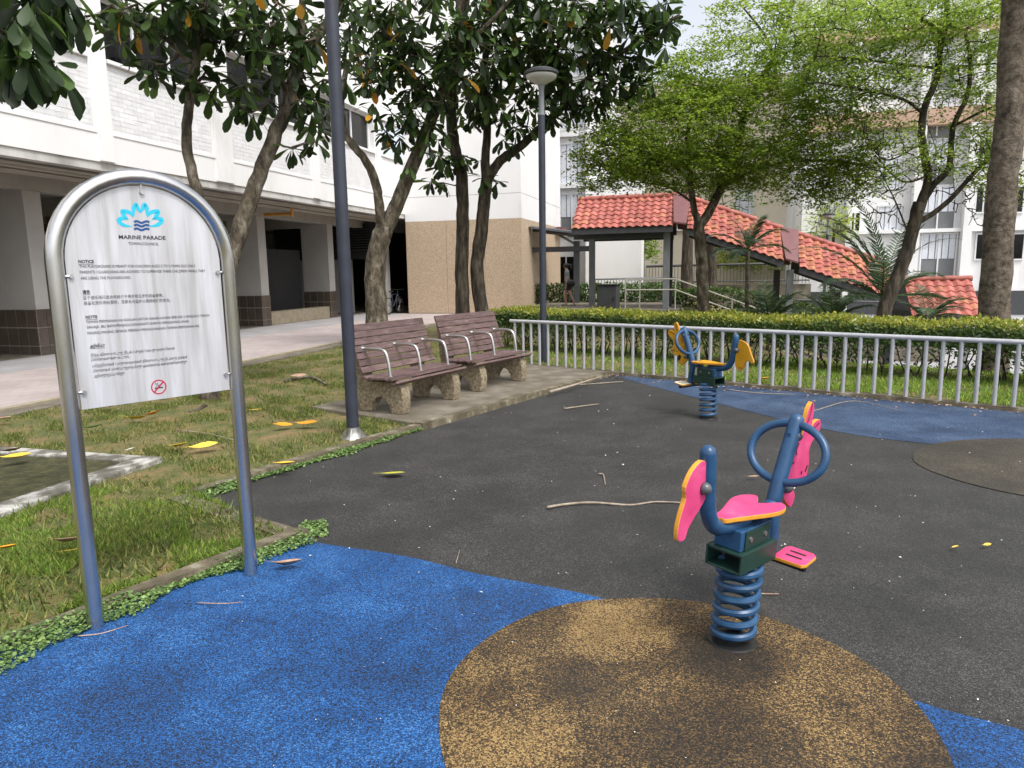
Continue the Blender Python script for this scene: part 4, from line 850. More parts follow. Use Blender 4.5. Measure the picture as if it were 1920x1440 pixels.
def fine_tree(name, label, base, limbs, blobs, bark, leafm, nleaf=17, leaf=.07, length=.42, group=None, sep=.12, sub=60, twr=.007, mul=2.4, bare=()):
    t = tree_thing(name, base, label, group=group); bp = np.asarray(t.location)
    mb, S = skeleton(limbs); obj('trunk', shift(mb, bp), M[bark], t, smooth=True)
    P = blob_points([(*q[:6], int(q[6]*mul)) for q in blobs], 0)
    sel = P[RNG.permutation(len(P))[:max(1, len(P)//3)]]
    sel = sel[:sub*4]
    if len(bare): sel = np.vstack([sel, blob_points(bare, 0)])
    tw = MB(); twigs(tw, S, sel, twr, .02); tag(obj('twigs', shift(tw, bp), M[bark], t, smooth=True), kind='stuff')
    Mx = sprays(P, nleaf, length, leaf); Mx[:, :3, 3] -= bp; V, Fc = inst(fv, ff, Mx)
    tag(obj('crown', npmesh('crown', V, Fc), M[leafm], t), kind='stuff'); return t
YM = 17.0
limM = [([(1321, 640, 17), (1318, 560, 17), (1316, 500, 17), (1311, 430, 17), (1311, 415, 17)], .15, .13), ([(1311, 420, 17), (1301, 390, 17), (1294, 330, 16.9), (1289, 260, 16.8), (1300, 190, 16.6)], .09, .04), ([(1311, 425, 17), (1332, 393, 17), (1353, 350, 17), (1384, 275, 17), (1394, 220, 17), (1420, 160, 17), (1452, 108, 17), (1478, 40, 17), (1492, -40, 17)], .11, .05),
        ([(1295, 340, 16.9), (1240, 290, 16.6), (1180, 270, 16.2), (1120, 275, 15.9)], .04, .02), ([(1353, 350, 17), (1440, 310, 16.6), (1540, 300, 16.2), (1620, 310, 16)], .045, .02), ([(1394, 220, 17), (1330, 170, 16.8), (1260, 150, 16.5)], .035, .015), ([(1300, 380, 17), (1250, 350, 17.5), (1180, 340, 18)], .035, .015), ([(1452, 108, 17), (1430, 60, 17.2), (1390, 10, 17.3)], .04, .02), ([(1480, 60, 17), (1520, 40, 16.8), (1560, 0, 16.6)], .035, .02)]
blM = [(1250, 250, 16.5, 160, 70, 1.8, 420), (1400, 240, 16.6, 170, 90, 2, 520), (1170, 290, 16, 95, 50, 1.2, 200), (1550, 260, 16.2, 110, 85, 1.4, 170), (1350, 140, 16.8, 110, 60, 1.5, 240), (1450, 310, 16.5, 150, 50, 1.8, 230), (1300, 320, 16.8, 150, 40, 1.8, 260), (1480, 130, 16.8, 70, 60, 1.2, 130), (1590, 330, 16.2, 80, 40, 1, 90), (1400, 40, 17, 90, 40, 1.2, 70), (1130, 330, 16, 50, 30, .8, 50), (1260, 170, 16.6, 90, 50, 1.2, 150), (1540, 370, 16.3, 70, 20, .8, 40), (1530, 20, 16.8, 90, 40, 1, 80)]
fine_tree('fine_leaved_tree', 'spreading fine leaved tree with feathery green crown over the tiled roof', (*AT(1321, 640, 17)[:2], -.05), limM, blM, 'bark', 'fine', group='fine leaved trees behind the hedge')
limR = [([(1648, 640, 15), (1662, 570, 15), (1688, 505, 15), (1706, 455, 15), (1724, 380, 15)], .15, .12), ([(1724, 385, 15), (1740, 335, 15), (1729, 262, 15), (1732, 208, 15), (1756, 148, 15), (1763, 92, 15), (1776, 30, 15), (1768, -50, 15)], .085, .045), ([(1722, 390, 15), (1752, 345, 15), (1780, 312, 15), (1787, 240, 15), (1812, 182, 15), (1820, 120, 15), (1810, 60, 15)], .075, .03), ([(1718, 420, 15), (1770, 385, 14.9), (1822, 330, 14.8), (1862, 288, 14.7), (1910, 262, 14.6)], .06, .03),
        ([(1730, 212, 15), (1690, 185, 14.8), (1600, 165, 14.6), (1530, 155, 14.4)], .035, .012), ([(1758, 128, 15), (1670, 118, 14.8), (1580, 108, 14.6), (1530, 105, 14.5)], .03, .012), ([(1764, 60, 15), (1720, 28, 14.9), (1690, -5, 14.8)], .04, .02), ([(1774, 25, 15), (1830, 20, 14.8), (1880, -5, 14.7)], .03, .02), ([(1760, 140, 15), (1800, 125, 14.9), (1890, 118, 14.7)], .03, .015), ([(1727, 270, 15), (1660, 300, 14.9), (1620, 250, 14.8)], .02, .01), ([(1740, 330, 15), (1690, 340, 14.9), (1640, 290, 14.9)], .025, .01), ([(1790, 235, 15), (1850, 205, 14.8), (1900, 190, 14.7)], .03, .015), ([(1765, 90, 15), (1800, 60, 14.9), (1860, 30, 14.7)], .025, .012), ([(1708, 450, 15), (1680, 380, 14.9), (1650, 320, 14.9)], .022, .01)]
blR = [(1600, 60, 14.6, 110, 50, 1.2, 190), (1700, 40, 14.8, 90, 50, 1.2, 130), (1830, 60, 14.7, 90, 60, 1.2, 170), (1850, 150, 14.7, 70, 50, 1, 100), (1560, 150, 14.6, 80, 40, 1, 100), (1660, 150, 14.8, 60, 40, 1, 60), (1640, 250, 14.8, 60, 40, .8, 60), (1860, 240, 14.7, 50, 45, .8, 70), (1800, 290, 14.8, 80, 40, .8, 60), (1700, 300, 14.9, 60, 40, .8, 36), (1850, 330, 14.7, 50, 30, .7, 36), (1740, 120, 14.9, 60, 50, 1, 40), (1640, 340, 14.9, 50, 30, .6, 22), (1600, 170, 15.5, 110, 60, 1.5, 70), (1540, 60, 15.5, 100, 60, 1.2, 100), (1720, 180, 15.5, 90, 70, 1.2, 50), (1780, 10, 15, 120, 40, 1.5, 110)]
fine_tree('fine_leaved_tree', 'leaning fine leaved tree with thin dark branches behind the hedge', (*AT(1648, 640, 15)[:2], -.35), limR, blR, 'barkd', 'fine2', nleaf=14, leaf=.064, mul=2.3, sub=160, bare=[(1640, 330, 14.9, 80, 60, .7, 60), (1790, 330, 14.9, 90, 60, .7, 80), (1850, 385, 14.8, 60, 40, .5, 50), (1690, 410, 14.9, 70, 30, .5, 40)], group='fine leaved trees behind the hedge')
limT = [([('w', (7.33, 10.83, -.1)), (1860, 690, 10.8), (1864, 600, 10.8), (1872, 450, 10.8), (1884, 300, 10.8), (1896, 210, 10.8), (1897, 120, 10.8), (1905, 0, 10.8), (1912, -120, 10.8), (1930, -260, 10.8)], .235, .15), ([(1896, 200, 10.8), (1930, 120, 10.9), (2000, 20, 11.1), (2080, -100, 11.3)], .09, .05), ([(1900, -60, 10.8), (1840, -140, 10.7), (1750, -210, 10.6)], .07, .04)]
mbx = (1885, 190)
blT = [(1750, -170, 10.6, 160, 60, 1.2, 90), (1960, -160, 11, 180, 80, 1.5, 120), (2050, 20, 11.2, 80, 110, 1, 80), (1915, 330, 11.6, 20, 60, .5, 14)]
bt = fine_tree('fine_leaved_tree', 'big straight brown trunk rising at the right behind the railing', (7.33, 10.83, 0), limT, blT, 'barkr', 'fine', group='fine leaved trees behind the hedge')
c_ = AT(1890, 186, 10.75)-np.asarray(bt.location); mb = MB(); mb.lathe([(.02, -.5), (.1, -.3), (.15, -.1), (.15, .05), (.11, .2), (.03, .36)], c_+RGT*.02, 14); obj('burl', mb, M['barkr'], bt, smooth=True)
# trees and bushes beyond the walkway
def back_tree(u, v0, v1, Yd, r, blobs, label, leafm='bgleaf', leaf=.13, bark='barkd', zb=0, name='background_tree'):
    b0 = AT(u, v0, Yd); b0[2] = zb
    lim = [([('w', b0), (u, (v0+v1)/2, Yd), (u+4, v1, Yd)], r, r*.6)]
    return fine_tree(name, label, b0, lim, blobs, bark, leafm, nleaf=9, leaf=leaf, length=.5, group='trees beyond the walkway', sep=.2, twr=.012, mul=1.6)
back_tree(1289, 560, 330, 29, .27, [(1289, 330, 29, 90, 60, 2, 100), (1340, 420, 29.5, 40, 20, 1, 20)], 'dark thick trunked tree seen under the tiled roof beside its post')
back_tree(1334, 560, 330, 30, .26, [(1370, 340, 30, 90, 60, 2, 100)], 'dark trunked tree right behind the spreading tree')
back_tree(1205, 560, 440, 38, .12, [(1214, 452, 38, 24, 40, 1, 90)], 'leafy green tree at the end of the pale wall', 'grassfresh', .16)
back_tree(1400, 560, 470, 44, .12, [(1380, 480, 44, 60, 28, 2, 120), (1440, 480, 44, 50, 30, 2, 90)], 'sunlit light green trees far behind the ramp railing', 'lime', .22, zb=-1)
back_tree(1560, 560, 430, 34, .1, [(1560, 420, 34, 46, 36, 1.2, 120)], 'small lime green tree behind the black lamp post', 'lime', .12, zb=LOW)

# ---- palms
def frond(base, az, el, L, curl, mbr, pos, X, N, S, nl=34, ll=.42):
    P = []; p = np.array(base, float); e = el
    for i in range(15):
        P.append(p.copy()); p = p+np.array([math.sin(az)*math.cos(e), math.cos(az)*math.cos(e), math.sin(e)])*L/14; e -= curl/14*(.4+1.2*i/14)
    P = np.array(P); mbr.tube(P, np.linspace(.014, .003, 15), 4, caps=False)
    for k in range(nl):
        t = .1+.88*k/nl; i = t*14; a = int(i); q = P[a]+(P[min(a+1, 14)]-P[a])*(i-a); d = P[min(a+1, 14)]-P[a]; d /= np.linalg.norm(d); sd_ = np.cross(d, ZV); sd_ /= np.linalg.norm(sd_)+1e-9
        for s in (-1, 1):
            pos.append(q); X.append(d*.75+sd_*s*.8-ZV*RNG.uniform(0, .25)); N.append(np.cross(X[-1], sd_*s)+RNG.normal(0, .1, 3)+ZV*.6); S.append(ll*math.sin(math.pi*min(.95, t*.8+.2))*RNG.uniform(.85, 1.1)+.05)
pv = np.array([[0, -.02, 0], [0, .02, 0], [.5, .045, -.03], [1, 0, -.15], [.5, -.045, -.03]]); pf = np.array([[0, 4, 2, 1], [4, 3, 3, 2]])
pf = np.array([[0, 4, 1], [4, 2, 1], [4, 3, 2]])
def palm(label, base, crown, fr, trunk_r=.06, ll=.42):
    t = empty('palm', base, label=label, cat='palm', group='palms below the walkway'); bp = np.asarray(t.location)
    mb = MB(); mb.tube(crom([np.asarray(base, float), (np.asarray(base)+crown)/2+np.array([.03, 0, 0]), np.asarray(crown)], 4), trunk_r, 8); obj('trunk', shift(mb, bp), M['barkr'], t, smooth=True)
    rb = MB(); pos, X, N, S = [], [], [], []
    for (az, el, L, curl) in fr: frond(crown, R(az), R(el), L, R(curl), rb, pos, X, N, S, ll=ll)
    obj('midribs', shift(rb, bp), M['bgleaf'], t); Mx = mats(np.array(pos)-bp, np.array(X), np.array(N), np.array(S)); V, Fc = inst(pv, pf, Mx)
    tag(obj('fronds', npmesh('fronds', V, Fc), M['palm'], t), kind='stuff')
c1 = AT(1655, 560, 18); palm('tall arching palm in front of the sloping tiled roof', (c1[0], c1[1], -1.6), c1, [(-80, 78, 3.3, 95), (-72, 60, 2.8, 90), (-95, 86, 3.2, 60), (-85, 70, 3.0, 75), (60, 80, 2.8, 70), (-100, 40, 2.0, 90), (80, 45, 2.0, 90), (-150, 60, 2.0, 90), (170, 50, 2.0, 100), (10, 70, 2.3, 80), (-60, 20, 1.8, 60), (100, 15, 1.8, 60), (-120, 15, 1.7, 50), (130, 75, 2.4, 100)], .07)
c2 = AT(1402, 470, 19); palm('slender palm with feathery crown beside the sloping roof', (c2[0], c2[1], -.8), c2, [(-80, 50, 1.3, 100), (80, 55, 1.4, 100), (-100, 20, 1.2, 90), (100, 25, 1.2, 90), (0, 60, 1.2, 100), (180, 40, 1.2, 110), (50, 75, 1.4, 80), (-40, 75, 1.4, 80), (-140, 10, 1.1, 80)], .055, .3)
c3 = AT(1440, 600, 18.5); palm('low bushy palm clump behind the hedge under the slender palm', (c3[0], c3[1], -.7), c3, [(a, e, 1.3, 70) for a, e in ((-80, 70), (-60, 50), (80, 60), (100, 45), (0, 80), (150, 60), (-150, 60), (-110, 35), (60, 35))], .05, .32)
c4 = AT(1560, 600, 18.0); palm('low palm clump behind the hedge left of the arching palm', (c4[0], c4[1], -1.2), c4, [(a, e, 1.2, 70) for a, e in ((-80, 60), (-95, 35), (80, 60), (100, 40), (0, 80), (150, 60), (-150, 60), (40, 50))], .05, .34)
c5 = AT(1735, 600, 18.2); palm('low palm clump at the foot of the lower roof', (c5[0], c5[1], -1.6), c5, [(a, e, 1.3, 90) for a, e in ((-80, 55), (75, 40), (90, 25), (100, 55), (0, 80), (160, 60), (-150, 40))], .05, .34)

# ================================================================== HEDGE
hg = empty('hedge', F(-.3, 2.1, 0), math.atan2(FD[1], FD[0]), label='long clipped hedge with yellow green top behind the railing', cat='hedge')
sgn = 1 if np.cross(FD, FN)[2] > 0 else -1
HL = 11.6
n = 35000; x = RNG.uniform(-2.2, HL, n); top = .845+.02*np.sin(x*3)+.015*np.sin(x*7.1)
sel = RNG.random(n)
y = np.where(sel < .62, np.where(RNG.random(n) < .62, -.40, .40)+RNG.normal(0, .05, n), RNG.uniform(-.42, .42, n))
bot = .33+.1*np.sin(x*2.3)+.07*np.sin(x*5.7+1)
z = np.where(sel < .62, bot+(top-bot)*RNG.uniform(0, 1, n)**.75, top+RNG.normal(0, .02, n)-np.abs(RNG.normal(0, .05, n)))
low = RNG.random(n) < .07; z = np.where(low, RNG.uniform(.12, .5, n), z); y = np.where(low, RNG.normal(0, .25, n), y)
P = np.stack([x, y*sgn, z], 1); Xd = RNG.normal(0, 1, (n, 3)); Xd[:, 2] = np.abs(Xd[:, 2])*.8+.2; N = np.stack([RNG.normal(0, .6, n), np.sign(y)*sgn*1.0*(sel < .62)+RNG.normal(0, .5, n), RNG.uniform(.3, 1.2, n)], 1)
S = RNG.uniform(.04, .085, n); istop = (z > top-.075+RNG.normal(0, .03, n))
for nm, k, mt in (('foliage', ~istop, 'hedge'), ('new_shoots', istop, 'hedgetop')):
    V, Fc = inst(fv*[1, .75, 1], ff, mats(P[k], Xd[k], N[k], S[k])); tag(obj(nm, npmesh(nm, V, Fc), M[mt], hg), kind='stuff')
mb = MB(); mb.bbox(-2.1, HL, -.3, .3, .5, .74); obj('inner_twigs', mb, M['hedge'], hg)
x_ = -2.0
while x_ < HL:
    mb = MB()
    for k in range(3):
        q = np.array([x_+RNG.normal(0, .05), RNG.normal(0, .08), 0]); mb.tube([q, q+[RNG.normal(0, .05), RNG.normal(0, .05), .25], q+[RNG.normal(0, .14), RNG.normal(0, .12), .55]], [.014, .011, .007], 5, caps=False)
    obj('stem', mb, M['barkd'], hg); x_ += RNG.uniform(.28, .42)

# ================================================================== GRASS AND WEEDS
gv = np.array([[-.06, 0, 0], [.06, 0, 0], [0, .35, 1.0]]); gf = np.array([[0, 1, 2]])
def blades(name, P, h, m, label, cat, wide=1.0, lean=.6):
    n = len(P); a = RNG.uniform(0, 6.28, n); Zd = np.stack([RNG.normal(0, lean, n), RNG.normal(0, lean, n), np.ones(n)], 1); Zd /= np.linalg.norm(Zd, axis=1)[:, None]
    Xd = np.stack([np.cos(a), np.sin(a), np.zeros(n)], 1); Yd = np.cross(Zd, Xd); Mx = np.zeros((n, 4, 4)); s = h*RNG.uniform(.55, 1.35, n)
    Mx[:, :3, 0] = Xd*s[:, None]*wide; Mx[:, :3, 1] = Yd*s[:, None]; Mx[:, :3, 2] = Zd*s[:, None]; Mx[:, :3, 3] = P; V, Fc = inst(gv, gf, Mx)
    return tag(obj(name, npmesh(name, V, Fc), M[m]), label, cat, kind='stuff')
def nz2(x, y, k=1.0): return .5+.2*(np.sin(1.7*k*x+1.3)*np.cos(2.1*k*y)+np.sin(3.9*k*x-2.2*k*y+2)+.7*np.sin(6.1*k*y+4.7*k*x)+.5*np.sin(11*k*x+1)*np.sin(9.3*k*y))
n = 620000; x = RNG.uniform(-7.5, 1, n); yy = RNG.uniform(1.0, 17, n); u_, v_, f_ = proj(np.stack([x, yy, np.zeros(n)], 1))
keep = inpoly(x, yy, LAWN) & (u_ > -60) & (u_ < 1000) & (v_ < 1300)
pb = np.stack([x, yy], 1)@BN[:2]; pa_ = np.stack([x, yy], 1)@BD[:2]
keep &= ~((pb > -6.7) & (pb < -4.66) & (pa_ > 2.0) & (pa_ < 5.06))
dens = np.where(yy < 5.4, 1.3*np.clip((nz2(x, yy)-.25)*1.8, .3, 1), .95*np.clip((nz2(x, yy, 1.4)-.38)*3, .06, 1))*np.clip(9/yy, .55, 1); keep &= RNG.random(n) < dens
x, yy = x[keep], yy[keep]
blades('lawn_grass', np.stack([x, yy, np.full(len(x), .022)], 1), np.where(yy < 5.4, .06, .05), 'grass', 'short patchy lawn grass with bare soil beside the playground', 'grass', 1.5, .9)
n = 60000; s = RNG.uniform(-4, .0, n); 
k_ = (RNG.random(n) < .5); x = RNG.uniform(-3.6, -1.5, n); yy = RNG.uniform(2.6, 5.3, n); kp = inpoly(x, yy, LAWN) & ~((np.stack([x, yy], 1)@BN[:2] < -4.6) & (np.stack([x, yy], 1)@BD[:2] < 5.1)) & (nz2(x*1.3, yy*1.3) > .42)
x, yy = x[kp], yy[kp]; blades('lush_grass_tufts', np.stack([x, yy, np.full(len(x), .025)], 1), .042, 'grassfresh', 'longer fresh grass tufts by the notice board', 'grass', 1.5, 1.0)
n = 90000; s = RNG.uniform(-2.4, 10.5, n); o_ = RNG.uniform(.1, 3.1, n); d_ = np.clip(nz2(s, o_*1.3)*1.5-.1, .1, 1)*np.where(s < 3.2, .35, 1); kp = RNG.random(n) < d_; P = FP+s[kp, None]*FD+o_[kp, None]*FN+ZV*.03
blades('verge_grass', P, .06, 'grassfresh', 'bright green ground cover between railing and hedge', 'grass', 2.2, .9)
def weeds(name, a, b, w0, w1, n, size, label, hump=.05):
    a = np.array(a); b = np.array(b); L = np.linalg.norm(b-a); d = (b-a)/L; nn = np.array([d[1], -d[0]])      # to the right of a->b
    t = RNG.uniform(0, L, n); env = np.clip(.25+.9*nz2(t*1.4, t*.6+3), .1, 1.2); q = RNG.uniform(0, 1, n)**1.4*env; p2 = a+t[:, None]*d+(w0+(w1-w0)*q)[:, None]*nn
    z = .008+hump*(1-q/1.2)*RNG.uniform(.2, 1, n)*env; P = np.stack([p2[:, 0], p2[:, 1], z], 1)
    Xd = RNG.normal(0, 1, (n, 3)); Xd[:, 2] *= .3; N = np.stack([RNG.normal(0, .4, n), RNG.normal(0, .4, n), np.ones(n)], 1)
    V, Fc = inst(fv*[1, 1.25, 1], ff, mats(P, Xd, N, size*RNG.uniform(.6, 1.4, n))); return tag(obj(name, npmesh(name, V, Fc), M['weed']), label, 'weeds', kind='stuff')
weeds('kerb_weeds', (-3.2, 1.72), (-1.34, 4.26), -.03, .20, 10000, .019, 'green creeping weeds along the kerb below the notice board', .07)
weeds('corner_weeds', (-1.36, 4.36), (-1.22, 4.42), -.12, .10, 500, .022, 'pale weeds on the kerb corner', .03)
weeds('path_weeds', K2B+np.array([.05, .07]), (-.98, 7.36), -.02, .10, 3800, .022, 'pale weeds along the far lawn edge', .04)
# ================================================================== COVERED WALKWAY (runs out from the block, steps down to the right)
WS = 23.3; AE, AR, AB = WS-.25, WS+.95, WS+2.15            # front eave, ridge, back eave along the block axis
wk = empty('covered_walkway', B(WS, -1.3, .35), label='covered walkway with red clay tile roof stepping down to the right', cat='walkway'); wo = np.asarray(wk.location)
def eave_z(o): return 2.97 if o < -1.0 else max(2.97-.372*(o+1.0), .24)
RISE = .98
# one clay tile: barrel and pan, lapping over the one below
def tile_mesh():
    mb = MB(); vs = []; n = 9
    prof = [(x, .055*math.cos(x*math.pi/.245)**2 if abs(x) < .1225 else 0) for x in np.linspace(-.1225, .1225, n)]
    for (yy, dz) in ((0, .028), (.235, .0)):
        for x, h in prof: vs.append((x, yy, h+dz))
    for x, h in prof: vs.append((x, 0, h+dz))
    fs = [(i, i+1, n+i+1, n+i) for i in range(n-1)]
    b = len(vs)
    for x, h in prof: vs.append((x, .0, h+.006))
    fs += [(i, b+i, b+i+1, i+1) for i in range(n-1)]
    mb.add(vs, fs); m_ = mb.mesh('tile'); m_.materials.append(M['tile']); m_.polygons.foreach_set('use_smooth', [True]*len(m_.polygons)); m_.set_sharp_from_angle(angle=R(50)); return m_
tmA = tile_mesh(); tmB = tmA.copy(); tmB.materials[0] = M['tile2']
def roof_section(o0, o1, z0, z1, rows, name, old=0, eave_drop=0):
    """gable strip from out=o0 to o1; eave heights z0,z1"""
    def P(o, a, up): return B(a, o, (z0+(z1-z0)*(o-o0)/(o1-o0))+up)-wo
    mb = MB(); 
    for a0, u0, a1, u1 in ((AE, 0, AR, RISE), (AB, 0, AR, RISE)):
        q = [P(o0, a0, u0), P(o1, a0, u0), P(o1, a1, u1), P(o0, a1, u1)]; mb.prism(q, (0, 0, -.06))
    rf = obj(name, mb, M['dsteel'], wk)
    n = max(1, round((o1-o0)/.245)); pitch = (o1-o0)/n
    up = np.array([AR-AE, RISE]); sl = np.linalg.norm(up); xdir = P(o1, AE, 0)-P(o0, AE, 0); xdir /= np.linalg.norm(xdir); ydir = P(o0, AR, RISE)-P(o0, AE, 0); Ly = np.linalg.norm(ydir); ydir /= Ly; zdir = np.cross(xdir, ydir); zdir /= np.linalg.norm(zdir)
    step = Ly/rows
    for k in range(n):
        for r_ in range(rows):
            o = bpy.data.objects.new('tile', tmB if RNG.random() < old else tmA); COL.objects.link(o); o.parent = rf
            c = P(o0+pitch*(k+.5), AE, 0)+ydir*(step*r_-.06)+zdir*(.004+RNG.normal(0, .003)); s = step/.235*1.12
            Mx = Matrix.Identity(4)
            kx = pitch/abs(np.dot(xdir, BN))/.245
            for i in range(3): Mx[i][0] = xdir[i]*kx; Mx[i][1] = ydir[i]*s; Mx[i][2] = zdir[i]; Mx[i][3] = c[i]
            o.matrix_local = Mx
    # back slope keeps one joined skin of tiles, ridge capping in lengths
    mb = MB(); q = [P(o0, AB+.05, .02), P(o1, AB+.05, .02), P(o1, AR, RISE+.03), P(o0, AR, RISE+.03)]; mb.prism(q, (0, 0, .03)); obj('back_slope', mb, M['tile'], rf)
    m_ = max(1, round((o1-o0)/.42))
    for k in range(m_):
        a = P(o0+(o1-o0)*k/m_, AR, RISE+.035); b_ = P(o0+(o1-o0)*(k+1.06)/m_, AR, RISE+.045); mb = MB(); mb.tube([a, b_], [.085, .095], 10); obj('ridge_tile', mb, M['tile'], rf, smooth='auto')
    for a in (AE-.04, AB-.02): mb = MB(); mb.box(P(o0, a, -.2), P(o1, a, -.2)-P(o0, a, -.2), BD*.06, ZV*.18); obj('eave_beam', mb, M['dsteel'], rf)
    return rf
roof_section(-4.42, -1.22, 2.97, 2.97, 7, 'roof', .1); roof_section(-.80, 2.06, 2.88, 1.82, 7, 'roof', .35); roof_section(2.5, 5.1, 1.66, .70, 7, 'roof', .3); roof_section(5.62, 7.42, .2, .2, 6, 'roof', .08)
def flashing(o0, o1, z0, z1):
    mb = MB(); A = [B(AE-.1, o0, z0+.05), B(AE-.1, o1, z1+.05), B(AR, o1+.1, z1+RISE+.07), B(AR, o0-.1, z0+RISE+.07)]; mb.prism([a-wo for a in A], (0, 0, .05)); 
    mb.prism([B(AB+.1, o0, z0)-wo, B(AB+.1, o1, z1)-wo, B(AR, o1+.1, z1+RISE+.07)-wo, B(AR, o0-.1, z0+RISE+.07)-wo], (0, 0, .05)); obj('flashing', mb, M['flash'], wk)
flashing(-1.2, -.82, 2.98, 2.92); flashing(2.1, 2.46, 1.80, 1.68)
def wpost(o, s, z0, z1, m='gsteel', w_=.2): mb = MB(); mb.box(B(s-w_/2, o-w_/2, z0)-wo, BD*w_, BN*w_, ZV*(z1-z0)); obj('post', mb, M[m], wk, bevel=.01)
wpost(-1.42, WS+.05, .36, 2.80); wpost(-4.1, WS+1.9, .36, 2.80); wpost(-1.42, WS+1.9, .36, 2.8, 'dsteel'); wpost(2.28, WS+.05, LOW, 1.55); wpost(2.05, WS+1.9, LOW, 1.55, 'dsteel'); wpost(5.5, WS+1.9, LOW, .1, 'dsteel'); wpost(7.1, WS+.05, LOW, .02)
mb = MB(); mb.box(B(WS, -4.4, 2.62)-wo, BD*.12, BN*3.1, ZV*.14); mb.box(B(WS+1.85, -4.4, 2.62)-wo, BD*.12, BN*3.1, ZV*.14); obj('tie_beam', mb, M['dsteel'], wk)
# platform, steps
def blockb(name, s0, s1, o0, o1, z0, z1, m): mb = MB(); mb.box(B(s0, o0, z0), BD*(s1-s0), BN*(o1-o0), ZV*(z1-z0)); return tag(obj(name, mb, m, bevel=.015), kind='structure')
blockb('walkway_platform', WS-.5, 31, -6.4, -1.0, -.2, .37, M['conc'])
stp = empty('steps', B(WS+.9, 2, -1), label='concrete steps descending under the sloping tiled roof', cat='steps'); so_ = np.asarray(stp.location)
for k in range(16):
    mb = MB(); mb.box(B(WS-.3, -1.0+k*.4, LOW-.2)-so_, BD*2.4, BN*.4, ZV*(.37-LOW+.2-(k+1)*.15)); obj('step', mb, M['conc'], stp, bevel=.01)
blockb('lower_court', WS-3, 44, 5.45, 26, LOW-.2, LOW+.08, M['deckfloor'])
# handrails at the head of the steps
hr = empty('handrail', B(WS-.45, -1.5, .37), label='beige double handrail turning down beside the steps', cat='handrail'); ho = np.asarray(hr.location)
for dz in (.62, .95):
    P = [B(WS-.45, -2.65, .37+dz), B(WS-.45, -1.1, .37+dz), B(WS-.45, 2.5, .37+dz-1.36)]; mb = MB(); mb.tube([p-ho for p in P], .024, 8); obj('rail', mb, M['rail'], hr, smooth='auto')
for o_, z0 in ((-2.65, .37), (-2.2, .37), (-1.1, .37), (.6, -.3), (2.4, -.95)):
    mb = MB(); mb.tube([B(WS-.45, o_, z0)-ho, B(WS-.45, o_, z0+.95 if o_ < -1 else .37+.95-(o_+1.1)*.378)-ho], .022, 8); obj('upright', mb, M['rail'], hr, smooth='auto')
# ramp balustrades further back
def balustrade(label, s, o0, o1, z0a, z0b, h, pitch, m, rail=.035, bar=.012):
    b = empty('balustrade', B(s, (o0+o1)/2, z0a), label=label, cat='railing', group='ramp balustrades behind the walkway'); q = np.asarray(b.location); mb = MB(); mb.tube([B(s, o0, z0a+h)-q, B(s, o1, z0b+h)-q], rail, 6); mb.tube([B(s, o0, z0a+.12)-q, B(s, o1, z0b+.12)-q], rail*.6, 6); obj('rails', mb, M[m], b)
    bm_ = MB().tube([(0, 0, 0), (0, 0, h)], bar, 5).mesh('bar'); n = int((o1-o0)/pitch)
    for k in range(n+1):
        f = k/n; o = obj('bar', bm_, M[m], b); o.location = tuple(B(s, o0+(o1-o0)*f, z0a+(z0b-z0a)*f)-q)
balustrade('dark capped balustrade of the ramp under the tiled roof', 33, -2.9, 4.0, .9, .95, .85, .14, 'dsteel', .06)
balustrade('thin grey balustrade beside the dark cabinet', 29, -4.7, -1.4, .45, .5, .8, .12, 'gsteel')
balustrade('grey balustrade of the lower court right of the steps', 30, 3.2, 8.2, -.6, -.75, .95, .14, 'dsteel')
mb = MB(); mb.box(B(33.1, -2.9, -1), BD*.3, BN*7, ZV*1.9); tag(obj('ramp_wall', mb, M['conc']), 'grey concrete ramp wall behind the walkway', 'wall')
mb = MB(); mb.box(B(30.1, 3.0, LOW), BD*.3, BN*5.4, ZV*1.45); tag(obj('court_wall', mb, M['conc']), 'low concrete wall under the lower court balustrade', 'wall')
# planter hedge behind the cabinet
pl = empty('planter_hedge', B(28.3, -4, .37), label='dark planter hedge behind the walkway beside the walking person', cat='hedge'); q = np.asarray(pl.location)
n = 5200; P = np.stack([RNG.uniform(-3.0, 2.8, n), RNG.normal(0, .25, n), RNG.uniform(.02, .72, n)], 1); Pw = P[:, :1]*BN+P[:, 1:2]*BD+P[:, 2:]*ZV
V, Fc = inst(fv, ff, mats(Pw, RNG.normal(0, 1, (n, 3)), RNG.normal(0, .6, (n, 3))+ZV, RNG.uniform(.08, .15, n))); tag(obj('foliage', npmesh('foliage', V, Fc), M['bgleaf'], pl), kind='stuff')
bq = empty('shrub_bank', B(26.5, 1.6, -.6), label='dark green shrubs filling the bank between the handrail and palms', cat='shrubs')
n = 6500; P = RNG.normal(0, 1, (n, 3)); P /= np.linalg.norm(P, axis=1)[:, None]; Pw = P[:, :1]*BN*3.0+P[:, 1:2]*BD*.6+(P[:, 2:]*.75+.6-P[:, :1]*.55)*ZV
V, Fc = inst(fv, ff, mats(Pw, RNG.normal(0, 1, (n, 3)), RNG.normal(0, .6, (n, 3))+ZV, RNG.uniform(.08, .16, n))); tag(obj('foliage', npmesh('foliage', V, Fc), M['bgleaf'], bq), kind='stuff')
